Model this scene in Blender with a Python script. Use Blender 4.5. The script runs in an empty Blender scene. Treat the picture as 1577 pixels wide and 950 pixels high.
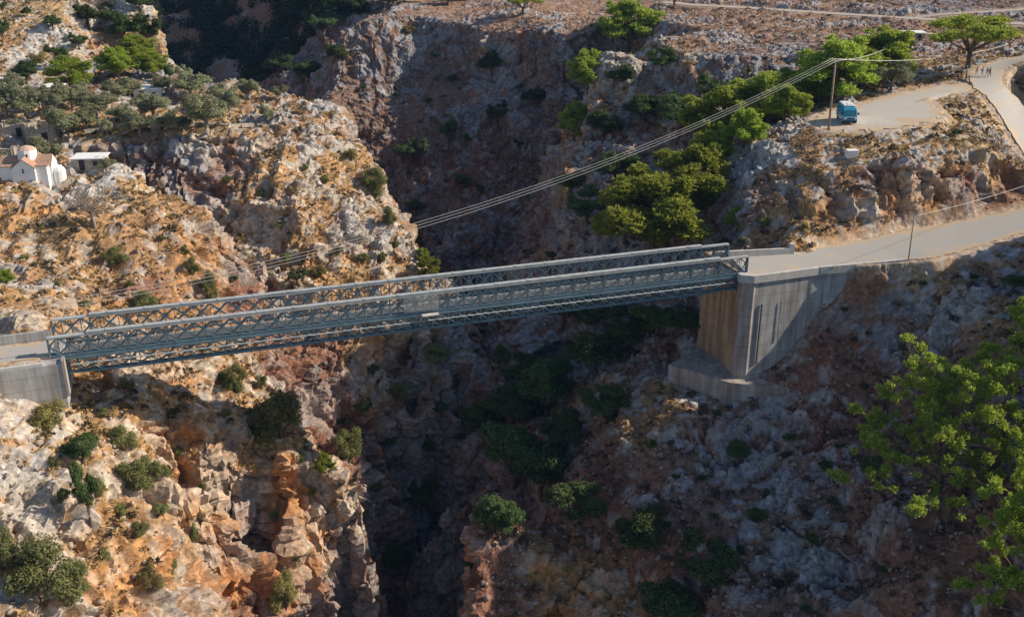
import bpy, bmesh, math, random, time
import numpy as np
from mathutils import Vector, Matrix, Euler
from mathutils.bvhtree import BVHTree
from mathutils.geometry import delaunay_2d_cdt
T0 = time.time()
R = math.radians
sc = bpy.context.scene
COL = sc.collection
# ------------------------------------------------------------------ camera
F, TH, CZ = 1600.0, R(22.6), 47.5
cam_d = bpy.data.cameras.new('camera'); cam = bpy.data.objects.new('camera', cam_d); COL.objects.link(cam)
cam.location = (0, 0, CZ); cam.rotation_euler = (R(90) - TH, 0, 0)
cam_d.sensor_width = 36; cam_d.lens = 36 * F / 1577; cam_d.clip_start = 0.5; cam_d.clip_end = 4000
sc.camera = cam
# ------------------------------------------------------------------ world, sun, exposure
SUN_AZ, SUN_EL = R(7), R(32)          # azimuth from +X towards +Y
world = bpy.data.worlds.new('World'); sc.world = world; world.use_nodes = True
wn = world.node_tree.nodes; wl = world.node_tree.links
sky = wn.new('ShaderNodeTexSky'); sky.sky_type = 'NISHITA'; sky.sun_disc = False
sky.sun_elevation = SUN_EL; sky.sun_rotation = R(90) - SUN_AZ
sky.altitude = 500; sky.air_density = 1.0; sky.dust_density = 1.0
bg = wn['Background']; bg.inputs['Strength'].default_value = 0.11
wl.new(sky.outputs[0], bg.inputs['Color'])
sun_d = bpy.data.lights.new('sun', 'SUN'); sun = bpy.data.objects.new('sun', sun_d); COL.objects.link(sun)
sun_d.energy = 5.0; sun_d.angle = R(0.5); sun_d.color = (1.0, 0.87, 0.69)
to_sun = Vector((math.cos(SUN_EL) * math.cos(SUN_AZ), math.cos(SUN_EL) * math.sin(SUN_AZ), math.sin(SUN_EL)))
sun.rotation_euler = to_sun.to_track_quat('Z', 'Y').to_euler()
sc.view_settings.view_transform = 'Standard'; sc.view_settings.look = 'None'
sc.view_settings.gamma = 1; sc.view_settings.exposure = 0.25
sc.render.engine = 'CYCLES'
cy = sc.cycles
cy.max_bounces = 5; cy.diffuse_bounces = 3; cy.glossy_bounces = 2; cy.transmission_bounces = 3
cy.transparent_max_bounces = 6; cy.volume_bounces = 0
cy.use_denoising = True
# ------------------------------------------------------------------ survey helpers
CT, ST = math.cos(TH), math.sin(TH)
def ray(px, py):
    X, Yu = px - 788.5, 475.0 - py
    return X, F * CT + Yu * ST, Yu * CT - F * ST
def P(px, py, z=None, Y=None):
    "a surveyed point: sight line of the drone plus either its height or its distance"
    a, b, c = ray(px, py)
    t = (z - CZ) / c if z is not None else Y / b
    return (a * t, b * t, CZ + c * t)
def bez(a, b, n):
    return [tuple(a[k] + (b[k] - a[k]) * i / n for k in range(len(a))) for i in range(n + 1)]
# ------------------------------------------------------------------ vectorised noise
def _hash(ix, iy, iz, k=0):
    h = (ix.astype(np.int64) * 73856093) ^ (iy.astype(np.int64) * 19349663) ^ (iz.astype(np.int64) * 83492791) ^ (k * 2654435761)
    h &= 0xffffffff
    h = (h ^ (h >> 16)) * 0x45d9f3b & 0xffffffff
    h = (h ^ (h >> 16)) * 0x45d9f3b & 0xffffffff
    h = h ^ (h >> 16)
    return (h & 0xffffff).astype(np.float32) / float(0xffffff)
def vnoise(p, k=0):
    i = np.floor(p); f = (p - i).astype(np.float32); i = i.astype(np.int64)
    u = f * f * f * (f * (f * 6 - 15) + 10)
    def H(a, b, c): return _hash(i[:, 0] + a, i[:, 1] + b, i[:, 2] + c, k)
    x, y, z = u[:, 0], u[:, 1], u[:, 2]
    a = H(0,0,0) * (1-x) + H(1,0,0) * x; b = H(0,1,0) * (1-x) + H(1,1,0) * x
    c = H(0,0,1) * (1-x) + H(1,0,1) * x; d = H(0,1,1) * (1-x) + H(1,1,1) * x
    return ((a * (1-y) + b * y) * (1-z) + (c * (1-y) + d * y) * z) * 2 - 1
def fbm(p, o=4, k=0):
    s = 0; a = 1; t = 0
    for q in range(o):
        s = s + a * vnoise(p * (2.03 ** q) + 17.3 * q, k + q); t += a; a *= 0.5
    return s / t
def ridged(p, o=4, k=0):
    s = 0; a = 1; t = 0
    for q in range(o):
        s = s + a * (1 - np.abs(vnoise(p * (2.07 ** q) + 9.1 * q, k + q)) * 2); t += a; a *= 0.55
    return s / t
def worley(p, k=0, tilt=0):
    "F1, F2 and a random value of the nearest cell"
    i = np.floor(p).astype(np.int64); n = len(p)
    f1 = np.full(n, 9, np.float32); f2 = f1.copy(); cid = np.zeros(n, np.float32); fac = cid.copy()
    for a in (-1, 0, 1):
        for b in (-1, 0, 1):
            for c in (-1, 0, 1):
                ix, iy, iz = i[:, 0] + a, i[:, 1] + b, i[:, 2] + c
                r1 = _hash(ix, iy, iz, k); r2 = _hash(ix, iy, iz, k + 1); r3 = _hash(ix, iy, iz, k + 2)
                dx = ix + r1 - p[:, 0]; dy = iy + r2 - p[:, 1]; dz = iz + r3 - p[:, 2]
                d = np.sqrt(dx * dx + dy * dy + dz * dz).astype(np.float32)
                m = d < f1
                if tilt:
                    hh = r3 - .5 + ((r1 + r2 * 7.3) % 1 - .5) * -dx * tilt + ((r2 + r3 * 5.1) % 1 - .5) * -dy * tilt + ((r3 + r1 * 3.7) % 1 - .5) * -dz * tilt
                    fac = np.where(m, hh, fac)
                f2 = np.where(m, f1, np.minimum(f2, d)); cid = np.where(m, r3, cid); f1 = np.where(m, d, f1)
    return (f1, f2, cid, fac) if tilt else (f1, f2, cid)
def smooth(a, b, x):
    t = np.clip((x - a) / (b - a), 0, 1); return t * t * (3 - 2 * t)
# ------------------------------------------------------------------ terrain survey points
PT = []
def A(*rows):
    for r in rows: PT.append(r if len(r) == 3 else P(r[0], r[1], z=r[2]))
def AZ(*rows):
    for r in rows: PT.append(P(r[0], r[1], z=r[2]))
def AY(*rows):
    for r in rows: PT.append(P(r[0], r[1], Y=r[2]))
def AW(*rows):
    for r in rows: PT.append(tuple(map(float, r)))
# gorge floor
AW((-12,58,-84),(-10,75,-84),(-10,95,-84),(-10,110,-83),(-10,120,-82),(-8,135,-80),(-8,150,-78),(-7,165,-76),(-6,180,-74),(-6,195,-71),(-8,208,-68),
   (-16,222,-66),(-40,240,-64),(-75,262,-60),(-115,290,-56),(-160,325,-52),(-210,370,-48))
AW((2,75,-82),(2,95,-80),(1,120,-76),(2,150,-72),(3,175,-68),(-16,150,-72),(-15,175,-68),(-18,120,-78),(-20,95,-80),(-20,75,-80))
AW((-16,195,-64),(-28,215,-58),(-60,238,-56),(-100,265,-52),(-140,290,-48))       # foot of the far side of the olive ridge
AW((-5,225,-52),(-5,241,-40),(-20,240,-56),(-45,262,-52),(-80,285,-48),(-120,315,-44),(-170,355,-40))
# road and bridgehead on the far bank
ROAD = dict(near=[(1152,424,0),(1177,423,0),(1240,414.5,0),(1324,406,0.2),(1398,400,0.6),(1430,398,1.0),(1475,388,1.4),(1527,372,1.9),(1577,358,2.4),(1680,335,3.2),(1780,316,4)],
            far=[(1120,391,0),(1160,390,0),(1225,388,0),(1270,380,0),(1324,371,0.2),(1398,355,0.6),(1472,342,1.2),(1545,328,2.0),(1577,321,2.4),(1680,296,3.2),(1780,270,4)])
RN = [P(a, b, z=c) for a, b, c in ROAD['near']]; RF = [P(a, b, z=c) for a, b, c in ROAD['far']]
AW(*RN[3:]); AW(*RF[2:])
AZ((1290,378,0.1),(1435,349,0.9),(1508,335,1.6))
# near brow of the slope in front of the road (hides the road's near edge)
AZ((1449,379,1.8),(1472,364,2.7),(1500,355,3.2),(1523,347,3.6),(1577,340,4.0),(1700,325,5),(1427,399,0.6),(1396,411,-0.9),(1360,424,-2.4))
# wing-wall foot
AY((1317,444,128.0),(1269,488,127.0),(1214,543,126.0),(1181,568,125.0))
AZ((1160,622,-16.6),(1128,608,-16.6),(1230,638,-16.6),(1080,596,-16.4),(1025,586,-16.4))
AY((1070,556,133.5),(1068,470,140),(1050,560,134))
AW((36,129,-12),(34,134,-10),(30,138,-7),(36,139,-1.5),(46,131.5,-0.3),(40,133.6,-0.3),(31,131.5,-11),(30,136,-9))
# front slope below the right bridgehead
AZ((1400,500,-6),(1577,450,-1),(1500,410,0),(1480,480,-3.5),(1577,400,1.5),(1300,600,-13.5),(1300,520,-9),(1380,440,-2.3),(1450,600,-10),(1577,560,-5))
AZ((1100,700,-20),(1200,700,-18),(1300,700,-17),(1450,700,-14.5),(1000,800,-25),(1100,800,-23),(1200,800,-21),(1300,800,-19.5),(1400,800,-17.5),(1577,700,-9),(1577,820,-12),(1500,800,-15),
   (1000,930,-30),(1100,930,-27),(1200,930,-25),(1300,930,-23),(1400,930,-20),(1577,930,-15))
AY((1000,700,116),(1050,640,121),(1000,600,127),(950,620,130),(900,660,130),(870,700,125),(930,700,120),(930,800,111),(860,760,117),(850,810,113),(900,880,105),(920,950,99),(850,930,102),(800,860,106),(800,950,99),(735,830,107),(760,780,112),(745,900,102),(735,950,98))
AW((-3,85,-42),(2,82,-40),(12,80,-38),(22,78,-35),(35,72,-30),(50,66,-24),(62,70,-17),(20,60,-50),(0,60,-62),(45,58,-34),(70,58,-24),(100,58,-20))
AW((72,80,-1),(70,98,2),(76,108,5),(86,84,12),(90,100,18),(84,115,26),(110,84,18),(112,104,24),(100,124,27),(86,122,24),(89,128,26),(91,134,17),(94,139,11),(101,139,13),(96,148,8),(120,140,12),(150,120,18),(188,100,16),(188,60,6),(110,60,4))  # unseen hill off to the east, raised to throw shade on the front slope
# shaded slope behind the bridge, east side of the gorge
AY((1060,450,140),(1000,480,142),(960,500,145),(900,500,150),(850,520,153),(800,560,150),(760,600,148),(780,700,135),(745,740,128),(820,640,140),(740,660,140),(730,560,160),(720,480,180))
AY((1000,400,150),(1060,400,147),(1110,370,146),(1140,385,140),(1110,330,151),(1000,370,156),(950,400,158),(900,350,176),(850,420,170),(800,440,178),(920,300,188),(850,340,195),(820,400,200),(770,440,205))
AY((870,250,205),(872,300,198),(900,150,222),(905,200,214),(920,95,228),(935,80,229),(950,150,222),(960,220,208),(1000,250,196),(1000,300,183),(1050,280,172))
AY((1010,62,236),(1010,100,226),(970,90,234),(1080,92,216),(1080,140,208),(1000,140,217),(1040,200,200),(1100,130,208),(1100,230,182),(1120,180,193),(1150,105,210),(1150,150,201),(1170,190,184),(1200,110,207),(1230,140,200),(1250,100,213),(1280,120,206),(1200,160,193))
# upper outcrop, bank above the road
AZ((1145,218,8),(1120,235,6.5),(1200,207,9.6),(1110,275,3.5),(1105,320,1),(1160,300,4.5),(1180,360,0.8),(1200,330,2.5),(1165,260,7.2),(1215,375,0.6),(1240,340,2.2),(1250,290,6),(1230,250,8.6),
   (1280,272,7.6),(1335,254,8.6),(1380,258,8.3),(1430,254,8.4),(1493,266,7.4),(1550,279,5.6),(1565,290,4.4),(1577,301,3.4),(1290,345,1.6),(1290,300,5.5),(1380,338,1.7),(1450,330,2.2),(1520,315,2.6),(1560,312,2.9))
AZ((1260,232,9.8),(1340,228,10.2),(1420,222,10.6),(1490,225,10.2),(1540,240,9.0),(1255,205,10.8),(1460,200,11),(1500,190,10.8))
PARK = [(1255,191),(1270,199),(1300,203),(1350,201),(1400,193),(1440,184),(1452,175),(1436,160),(1430,151),(1452,144),(1478,141),(1497,140),(1490,127),(1468,128),(1425,137),(1380,144),(1340,157),(1312,168),(1270,174),(1258,181)]
def pz(px): return 11.2 + 1.8 * max(0.0, min(1.0, (px - 1300) / 190.0))
PARKW = [P(a, b, z=pz(a)) for a, b in PARK]
AW(*PARKW)
UP_L = [(1660,300,4.6),(1612,262,6.0),(1577,237,7.2),(1556,203,9.2),(1536,170,11.0),(1518,147,12.3),(1499,135,13.0),(1493,119,13.6),(1508,106,14.2),(1540,94,14.8),(1577,87.5,15.4),(1680,70,16.5)]
UP_R = [(1760,262,4.6),(1668,215,6.0),(1614,186,7.2),(1577,158,9.2),(1560,146,11.0),(1550,136,12.3),(1543,127,13.0),(1542,117,13.6),(1546,107.5,14.2),(1560,100,14.8),(1577,95,15.4),(1680,77,16.5)]
UL = [P(a, b, z=c) for a, b, c in UP_L]; UR = [P(a, b, z=c) for a, b, c in UP_R]
AW(*UL); AW(*UR)
AZ((1577,140,10.8),(1600,120,13.6),(1700,140,12),(1690,100,15),(1470,112,13.6),(1400,125,13),(1330,130,12.2),(1290,150,11.6),(1240,180,11.2))
# plateau behind
AZ((1050,80,14),(1150,90,13.6),(1250,85,14),(1350,90,14),(1450,80,14.5),(1550,70,15.5),(1100,45,15),(1300,50,15.5),(1500,40,17),(1000,30,13.5),(1150,15,15.5),(1400,15,18),(1577,15,19),(930,40,11.5),(950,10,12.5))
AY((870,62,268),(850,45,275),(770,50,284),(700,36,298),(640,24,308),(590,25,300),(560,30,294),(522,52,288),(800,20,300),(700,10,325),(620,3,330))
# shadowed back wall
AY((880,130,266),(850,250,258),(830,330,250),(800,380,246),(760,402,241),(890,200,262),(820,150,270),(760,150,276),(760,90,280),(700,120,285),(640,120,290),(590,100,288),(540,120,284),(515,150,278),
   (560,200,270),(600,250,262),(650,250,262),(700,250,262),(640,330,252),(700,330,250),(740,380,243),(760,250,264),(780,320,252),(610,310,256),(700,400,240),(660,390,246))
AY((520,200,268),(540,260,262),(500,160,272))
# far forest slope
AY((500,30,330),(470,70,325),(450,0,380),(400,0,400),(420,60,385),(350,50,400),(300,100,385),(250,30,400),(300,0,430),(350,140,360),(450,120,335),(240,100,380),(480,140,310))
AW((-60,480,70),(-120,470,60),(-200,480,70),(-22,352,34),(0,358,60),(40,362,78),(30,400,90),(80,372,64),(60,440,90),(120,380,40),(190,360,26),(260,420,40),(60,480,50),(160,500,60),(-150,560,120),(0,560,90),(200,600,110),(300,560,100),(-260,440,60),(-300,560,120),  # includes an unseen ridge, raised to keep the forest slope in shade
   (-240,400,0),(-280,380,20),(320,420,60),(0,335,15),(40,338,17),(60,325,17),(-15,338,14),(120,310,19),(190,300,22),(-330,600,150),(350,620,150))
# east off-frame ground
AW((130,160,12),(160,180,17),(188,200,20),(150,220,18),(188,250,21),(120,200,16.5),(188,150,16),(330,300,40),(300,200,34),(320,120,26),(320,60,10))
# olive terrace, its brow and east point
AZ((0,190,8),(0,130,9.5),(100,120,9.5),(250,150,8.5),(350,150,8),(400,165,7.6),(450,150,7),(500,150,6.6),(380,130,8),(300,120,8.5),(210,140,9),(100,190,8),(170,180,8),(0,225,6),(100,222,6),(60,200,7.4))
AZ((250,203,7),(200,214,6.4),(320,208,6.8),(380,205,6.8),(430,198,6.6),(470,185,6.4),(150,225,5.6),(515,165,6.0))
AZ((545,215,2.3),(530,185,4.5),(600,310,-5),(575,260,-1.5),(625,350,-8),(645,385,-10.5),(480,240,2.5),(520,300,-3),(560,350,-7))
AY((700,428,166),(672,410,165))
AY((230,245,171.5),(300,240,173),(300,262,170.5),(350,255,172),(400,262,171),(450,300,165),(400,330,165),(400,400,158),(340,300,168.5),(340,350,165),(340,400,160),(400,440,152),(480,420,153),(560,420,156),(620,440,156),(340,470,148),(450,500,146),(560,480,150),(650,470,155),(690,470,158),
   (450,560,140),(520,560,143),(600,560,148),(660,560,150),(700,540,155),(500,650,136),(570,640,140),(640,640,145),(690,620,150),(560,700,137),(620,760,140),(690,720,146),(660,830,142),(600,880,130),(560,800,127),(700,900,150),(640,940,140))
# behind the east point and the olive ridge, falling to the gorge
AW((-30,207,-5),(-24,195,-12),(-17,183,-22),(-12,172,-30),(-38,216,-10),(-52,226,-14),(-72,240,-14),(-44,212,4),(-60,220,5),(-80,236,8),(-96,250,4),(-120,270,6),(-150,295,8),(-105,262,-20),(-140,285,-18))
# hill above the olives
AZ((0,110,10),(0,50,16),(0,0,21),(100,80,12),(100,30,18),(100,0,21),(180,60,13.5),(180,20,18),(200,0,20.5),(240,50,14.5),(225,15,18.5),(265,108,9.5),(150,100,11),(250,85,11.5),(240,110,9.3))
AW((-98,262,24),(-125,275,30),(-165,290,40),(-168,250,36),(-140,245,27),(-168,200,20),(-130,200,12),(-110,180,8),(-120,160,6),(-168,150,9),(-110,140,4),(-105,120,3),(-168,110,6),(-90,100,0.5),(-168,60,0),(-120,60,-2),(-230,250,50),(-300,300,70),(-300,100,20),(-230,60,5),(-220,330,30),(-280,350,50))
# west spur: church knoll and cliff top
AZ((0,290,4.6),(50,290,4.6),(100,277,4.4),(140,273,4.3),(180,268,4.2),(250,292,3.2),(305,318,1.2),(318,345,-1),(322,380,-3.4),(326,450,-8.4),(330,490,-10),(0,340,3),(100,340,2.6),(200,340,2.0),(270,350,0.5),(50,400,1.2),(150,400,0),(250,430,-4),(200,390,-.5),(280,400,-3),
   (0,250,5.2),(90,250,5),(140,252,4.6))
AZ((0,440,.6),(100,470,-1.5),(60,510,-.4),(180,480,-4),(250,480,-5.5),(0,500,.2),(0,590,-.2),(40,610,-3.5),(100,600,-6.3))
AZ((200,560,-7),(300,560,-9.5),(150,520,-5),(250,520,-7),(350,540,-11),(400,560,-12.5),(440,600,-15),(200,650,-10),(300,650,-13),(400,650,-16.5),(480,680,-19.2),(430,700,-18.5),(520,720,-21),(350,700,-16.8),(310,760,-17.6),(260,830,-19.0))
AY((550,742,113.6),(548,775,113.6),(515,830,111.8),(500,900,109.6),(485,950,108),(440,700,112.6),(442,760,109.6),(448,840,106.8),(440,940,103.6))
AZ((0,625,-3.6),(50,640,-4.6),(100,690,-6.8),(0,680,-4.6),(60,720,-6.8),(0,750,-7.2),(100,800,-10.5),(200,750,-13),(270,750,-15.8),(0,900,-12),(100,900,-14.5),(200,900,-17.5),(240,880,-18.6),(0,950,-13.5),(150,700,-9.5))
AY((412,730,110.4),(412,850,108.6),(405,945,106.6),(380,730,109.6),(375,850,108.0),(370,945,106.4),(335,780,104.6),(330,860,103.4),(325,945,102.2),(290,860,98.4),(285,945,96.6))
AW((-25,85,-42),(-30,78,-34),(-38,72,-24),(-48,66,-18),(-60,60,-14),(-24,100,-50),(-21,112,-48),(-22,118,-40),(-28,60,-50),(-80,75,-6),(-80,58,-10),(-100,90,-2),(-70,95,0),(-75,105,0.4),(-60,92,-1.5),(-66,108,0.3))
AW((-350,40,0),(350,40,-10),(-350,650,160),(350,650,160),(0,40,-86),(-25,40,-70),(22,40,-66),(60,40,-35),(-60,40,-18),(-350,300,90),(350,300,50),(120,40,-22),(-120,40,-5))

AW((-56,164.5,-9),(-49,161,-12),(-64,168,-5),(-71,170,-1),(-44,156,-12),(-80,170,2.5))
def build_tin():
    # thin out near-duplicate plan positions so that no two heights fight over one spot
    pts = []
    for p in PT:
        if all((p[0]-q[0])**2 + (p[1]-q[1])**2 > 0.6 for q in pts): pts.append(p)
    r = delaunay_2d_cdt([Vector(p[:2]) for p in pts], [], [], 0, 1e-4)
    V = np.array([(v.x, v.y, 0.0) for v in r[0]]); orig = r[3]
    for i, o in enumerate(orig): V[i, 2] = pts[o[0]][2]
    return V, [tuple(t) for t in r[2]]
TV, TF = build_tin()
_T = np.array(TF)
def tin_height(xy):
    xy = np.asarray(xy, float); z = np.full(len(xy), np.nan)
    for a, b, c in _T:
        A0, B0, C0 = TV[a], TV[b], TV[c]
        d = (B0[1]-C0[1])*(A0[0]-C0[0]) + (C0[0]-B0[0])*(A0[1]-C0[1])
        if abs(d) < 1e-9: continue
        m = (xy[:,0] >= min(A0[0],B0[0],C0[0])-1e-6) & (xy[:,0] <= max(A0[0],B0[0],C0[0])+1e-6) & (xy[:,1] >= min(A0[1],B0[1],C0[1])-1e-6) & (xy[:,1] <= max(A0[1],B0[1],C0[1])+1e-6)
        if not m.any(): continue
        q = xy[m]
        w0 = ((B0[1]-C0[1])*(q[:,0]-C0[0]) + (C0[0]-B0[0])*(q[:,1]-C0[1]))/d
        w1 = ((C0[1]-A0[1])*(q[:,0]-C0[0]) + (A0[0]-C0[0])*(q[:,1]-C0[1]))/d
        w2 = 1-w0-w1
        ok = (w0 >= -1e-6) & (w1 >= -1e-6) & (w2 >= -1e-6)
        zz = w0*A0[2]+w1*B0[2]+w2*C0[2]
        idx = np.where(m)[0][ok]; z[idx] = zz[ok]
    return z
VOX = 0.4
# ------------------------------------------------------------------ strips that lie flat in the terrain
def strip_samples(Lp, Rp, nu=60, nv=26):
    out = []
    for i in range(len(Lp) - 1):
        for u in range(nu):
            f = u / nu
            a = [Lp[i][k] * (1-f) + Lp[i+1][k] * f for k in range(3)]; b = [Rp[i][k] * (1-f) + Rp[i+1][k] * f for k in range(3)]
            for v in range(nv + 1):
                g = v / nv; out.append([a[k] * (1-g) + b[k] * g for k in range(3)])
    return np.array(out)
PC = (sum(p[0] for p in PARKW) / len(PARKW), sum(p[1] for p in PARKW) / len(PARKW))
def park_samples():
    out = []
    xs = [p[0] for p in PARKW]; ys = [p[1] for p in PARKW]
    g = np.array([(x, y) for x in np.arange(min(xs), max(xs), .7) for y in np.arange(min(ys), max(ys), .7)])
    g = g[inside(g, PARKW)]
    return np.column_stack([g, tin_height(g)])
def inside(q, poly):
    r = np.zeros(len(q), bool); n = len(poly)
    for i in range(n):
        x1, y1 = poly[i][0], poly[i][1]; x2, y2 = poly[(i+1) % n][0], poly[(i+1) % n][1]
        c = ((y1 > q[:,1]) != (y2 > q[:,1]))
        with np.errstate(divide='ignore', invalid='ignore'):
            xi = (x2-x1) * (q[:,1]-y1) / (y2-y1 + 1e-12) + x1
        r ^= c & (q[:,0] < xi)
    return r
D = Vector((.952, .3065, 0)).normalized(); N = Vector((-D.y, D.x, 0)); S0 = Vector((-49.5, 100.8, 0))
def B(s, n, z=0.0): return S0 + D * s + N * n + Vector((0, 0, z))
LRn = [tuple(B(.1, -.2)), tuple(B(-12, -.6)), tuple(B(-25, -1.5, .3)), tuple(B(-50, -6, 1))]
LRf = [tuple(B(.1, 4.4)), tuple(B(-12, 4.0)), tuple(B(-25, 4.2, .3)), tuple(B(-50, -1, 1))]
FAR1 = [P(a, b, z=c) for a, b, c in [(1020,3,15.2),(1070,8,15.2),(1150,12,15.4),(1250,19,15.9),(1350,25,16.6),(1450,31,17.2),(1577,37,17.8),(1720,44,18.5)]]
FAR2 = [P(a, b, z=c) for a, b, c in [(1410,27,16.9),(1450,22.5,17.6),(1510,19,18.2),(1577,14.5,18.8),(1700,9,19.5)]]
def widen(line, w):
    L, Rr = [], []
    for i, p in enumerate(line):
        a = Vector(line[max(0, i-1)][:2]); b = Vector(line[min(len(line)-1, i+1)][:2]); t = (b-a).normalized(); n = Vector((-t.y, t.x)) * w / 2
        L.append((p[0]+n.x, p[1]+n.y, p[2])); Rr.append((p[0]-n.x, p[1]-n.y, p[2]))
    return L, Rr
F1L, F1R = widen(FAR1, 4.5); F2L, F2R = widen(FAR2, 3.2)
FLAT = np.vstack([strip_samples(RN[3:], RF[3:]), strip_samples(UL, UR), park_samples(), strip_samples(LRn, LRf)])
FARS = np.vstack([strip_samples(F1L, F1R, 30, 4), strip_samples(F2L, F2R, 30, 3)])
def plan_distance(xyz, samples, reach):
    from mathutils.kdtree import KDTree
    cells = {}
    for s in samples: cells[(round(s[0] / .6), round(s[1] / .6))] = s
    ss = list(cells.values()); kd = KDTree(len(ss))
    for i, s in enumerate(ss): kd.insert((s[0], s[1], 0), i)
    kd.balance(); out = np.full(len(xyz), 99.0, np.float32)
    lo = samples[:, :2].min(0) - reach; hi = samples[:, :2].max(0) + reach
    for i in np.where((xyz[:,0] > lo[0]) & (xyz[:,0] < hi[0]) & (xyz[:,1] > lo[1]) & (xyz[:,1] < hi[1]) & (xyz[:,2] > -14))[0]:
        co, j, dd = kd.find((xyz[i,0], xyz[i,1], 0))
        if dd < reach and abs(xyz[i,2] - ss[j][2]) < 7: out[i] = dd
    return out
def flatness(xyz, samples, reach, drop):
    "pull the ground down onto the bed of a road or yard; returns a 0..1 mask"
    from mathutils.kdtree import KDTree
    kd = KDTree(len(samples))
    for i, s in enumerate(samples): kd.insert((s[0], s[1], 0), i)
    kd.balance()
    lo = samples[:, :2].min(0) - reach; hi = samples[:, :2].max(0) + reach
    m = np.where((xyz[:,0] > lo[0]) & (xyz[:,0] < hi[0]) & (xyz[:,1] > lo[1]) & (xyz[:,1] < hi[1]))[0]
    mask = np.zeros(len(xyz), np.float32)
    for i in m:
        co, j, d = kd.find((xyz[i,0], xyz[i,1], 0))
        if d < reach:
            sz = samples[j, 2]
            dz = abs(xyz[i,2] - sz)
            if dz > 5: continue
            w = 1 - max(0.0, min(1.0, (d - 0.7) / (reach - 0.7)))
            w = w * w * (3 - 2 * w)
            if d > .8: w *= 1 - max(0.0, min(1.0, (dz - .8) / 2.2))
            xyz[i,2] = xyz[i,2] * (1-w) + (sz - drop) * w; mask[i] = w
    return mask
# ------------------------------------------------------------------ ground kinds by place
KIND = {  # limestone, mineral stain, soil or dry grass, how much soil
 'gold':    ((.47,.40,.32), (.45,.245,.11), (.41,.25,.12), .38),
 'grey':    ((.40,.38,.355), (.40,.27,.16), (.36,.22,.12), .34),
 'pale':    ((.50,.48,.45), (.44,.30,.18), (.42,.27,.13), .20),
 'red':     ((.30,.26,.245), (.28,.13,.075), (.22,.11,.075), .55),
 'blue':    ((.27,.275,.29), (.26,.19,.155), (.215,.14,.11), .38),  # grey-blue limestone, darkened and cooled further to deepen the shaded walls
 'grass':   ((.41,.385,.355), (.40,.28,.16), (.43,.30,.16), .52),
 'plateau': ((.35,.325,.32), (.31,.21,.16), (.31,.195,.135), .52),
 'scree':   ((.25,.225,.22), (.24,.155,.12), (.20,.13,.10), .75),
 'orange':  ((.46,.34,.235), (.49,.225,.08), (.44,.235,.10), .46),
}
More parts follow.
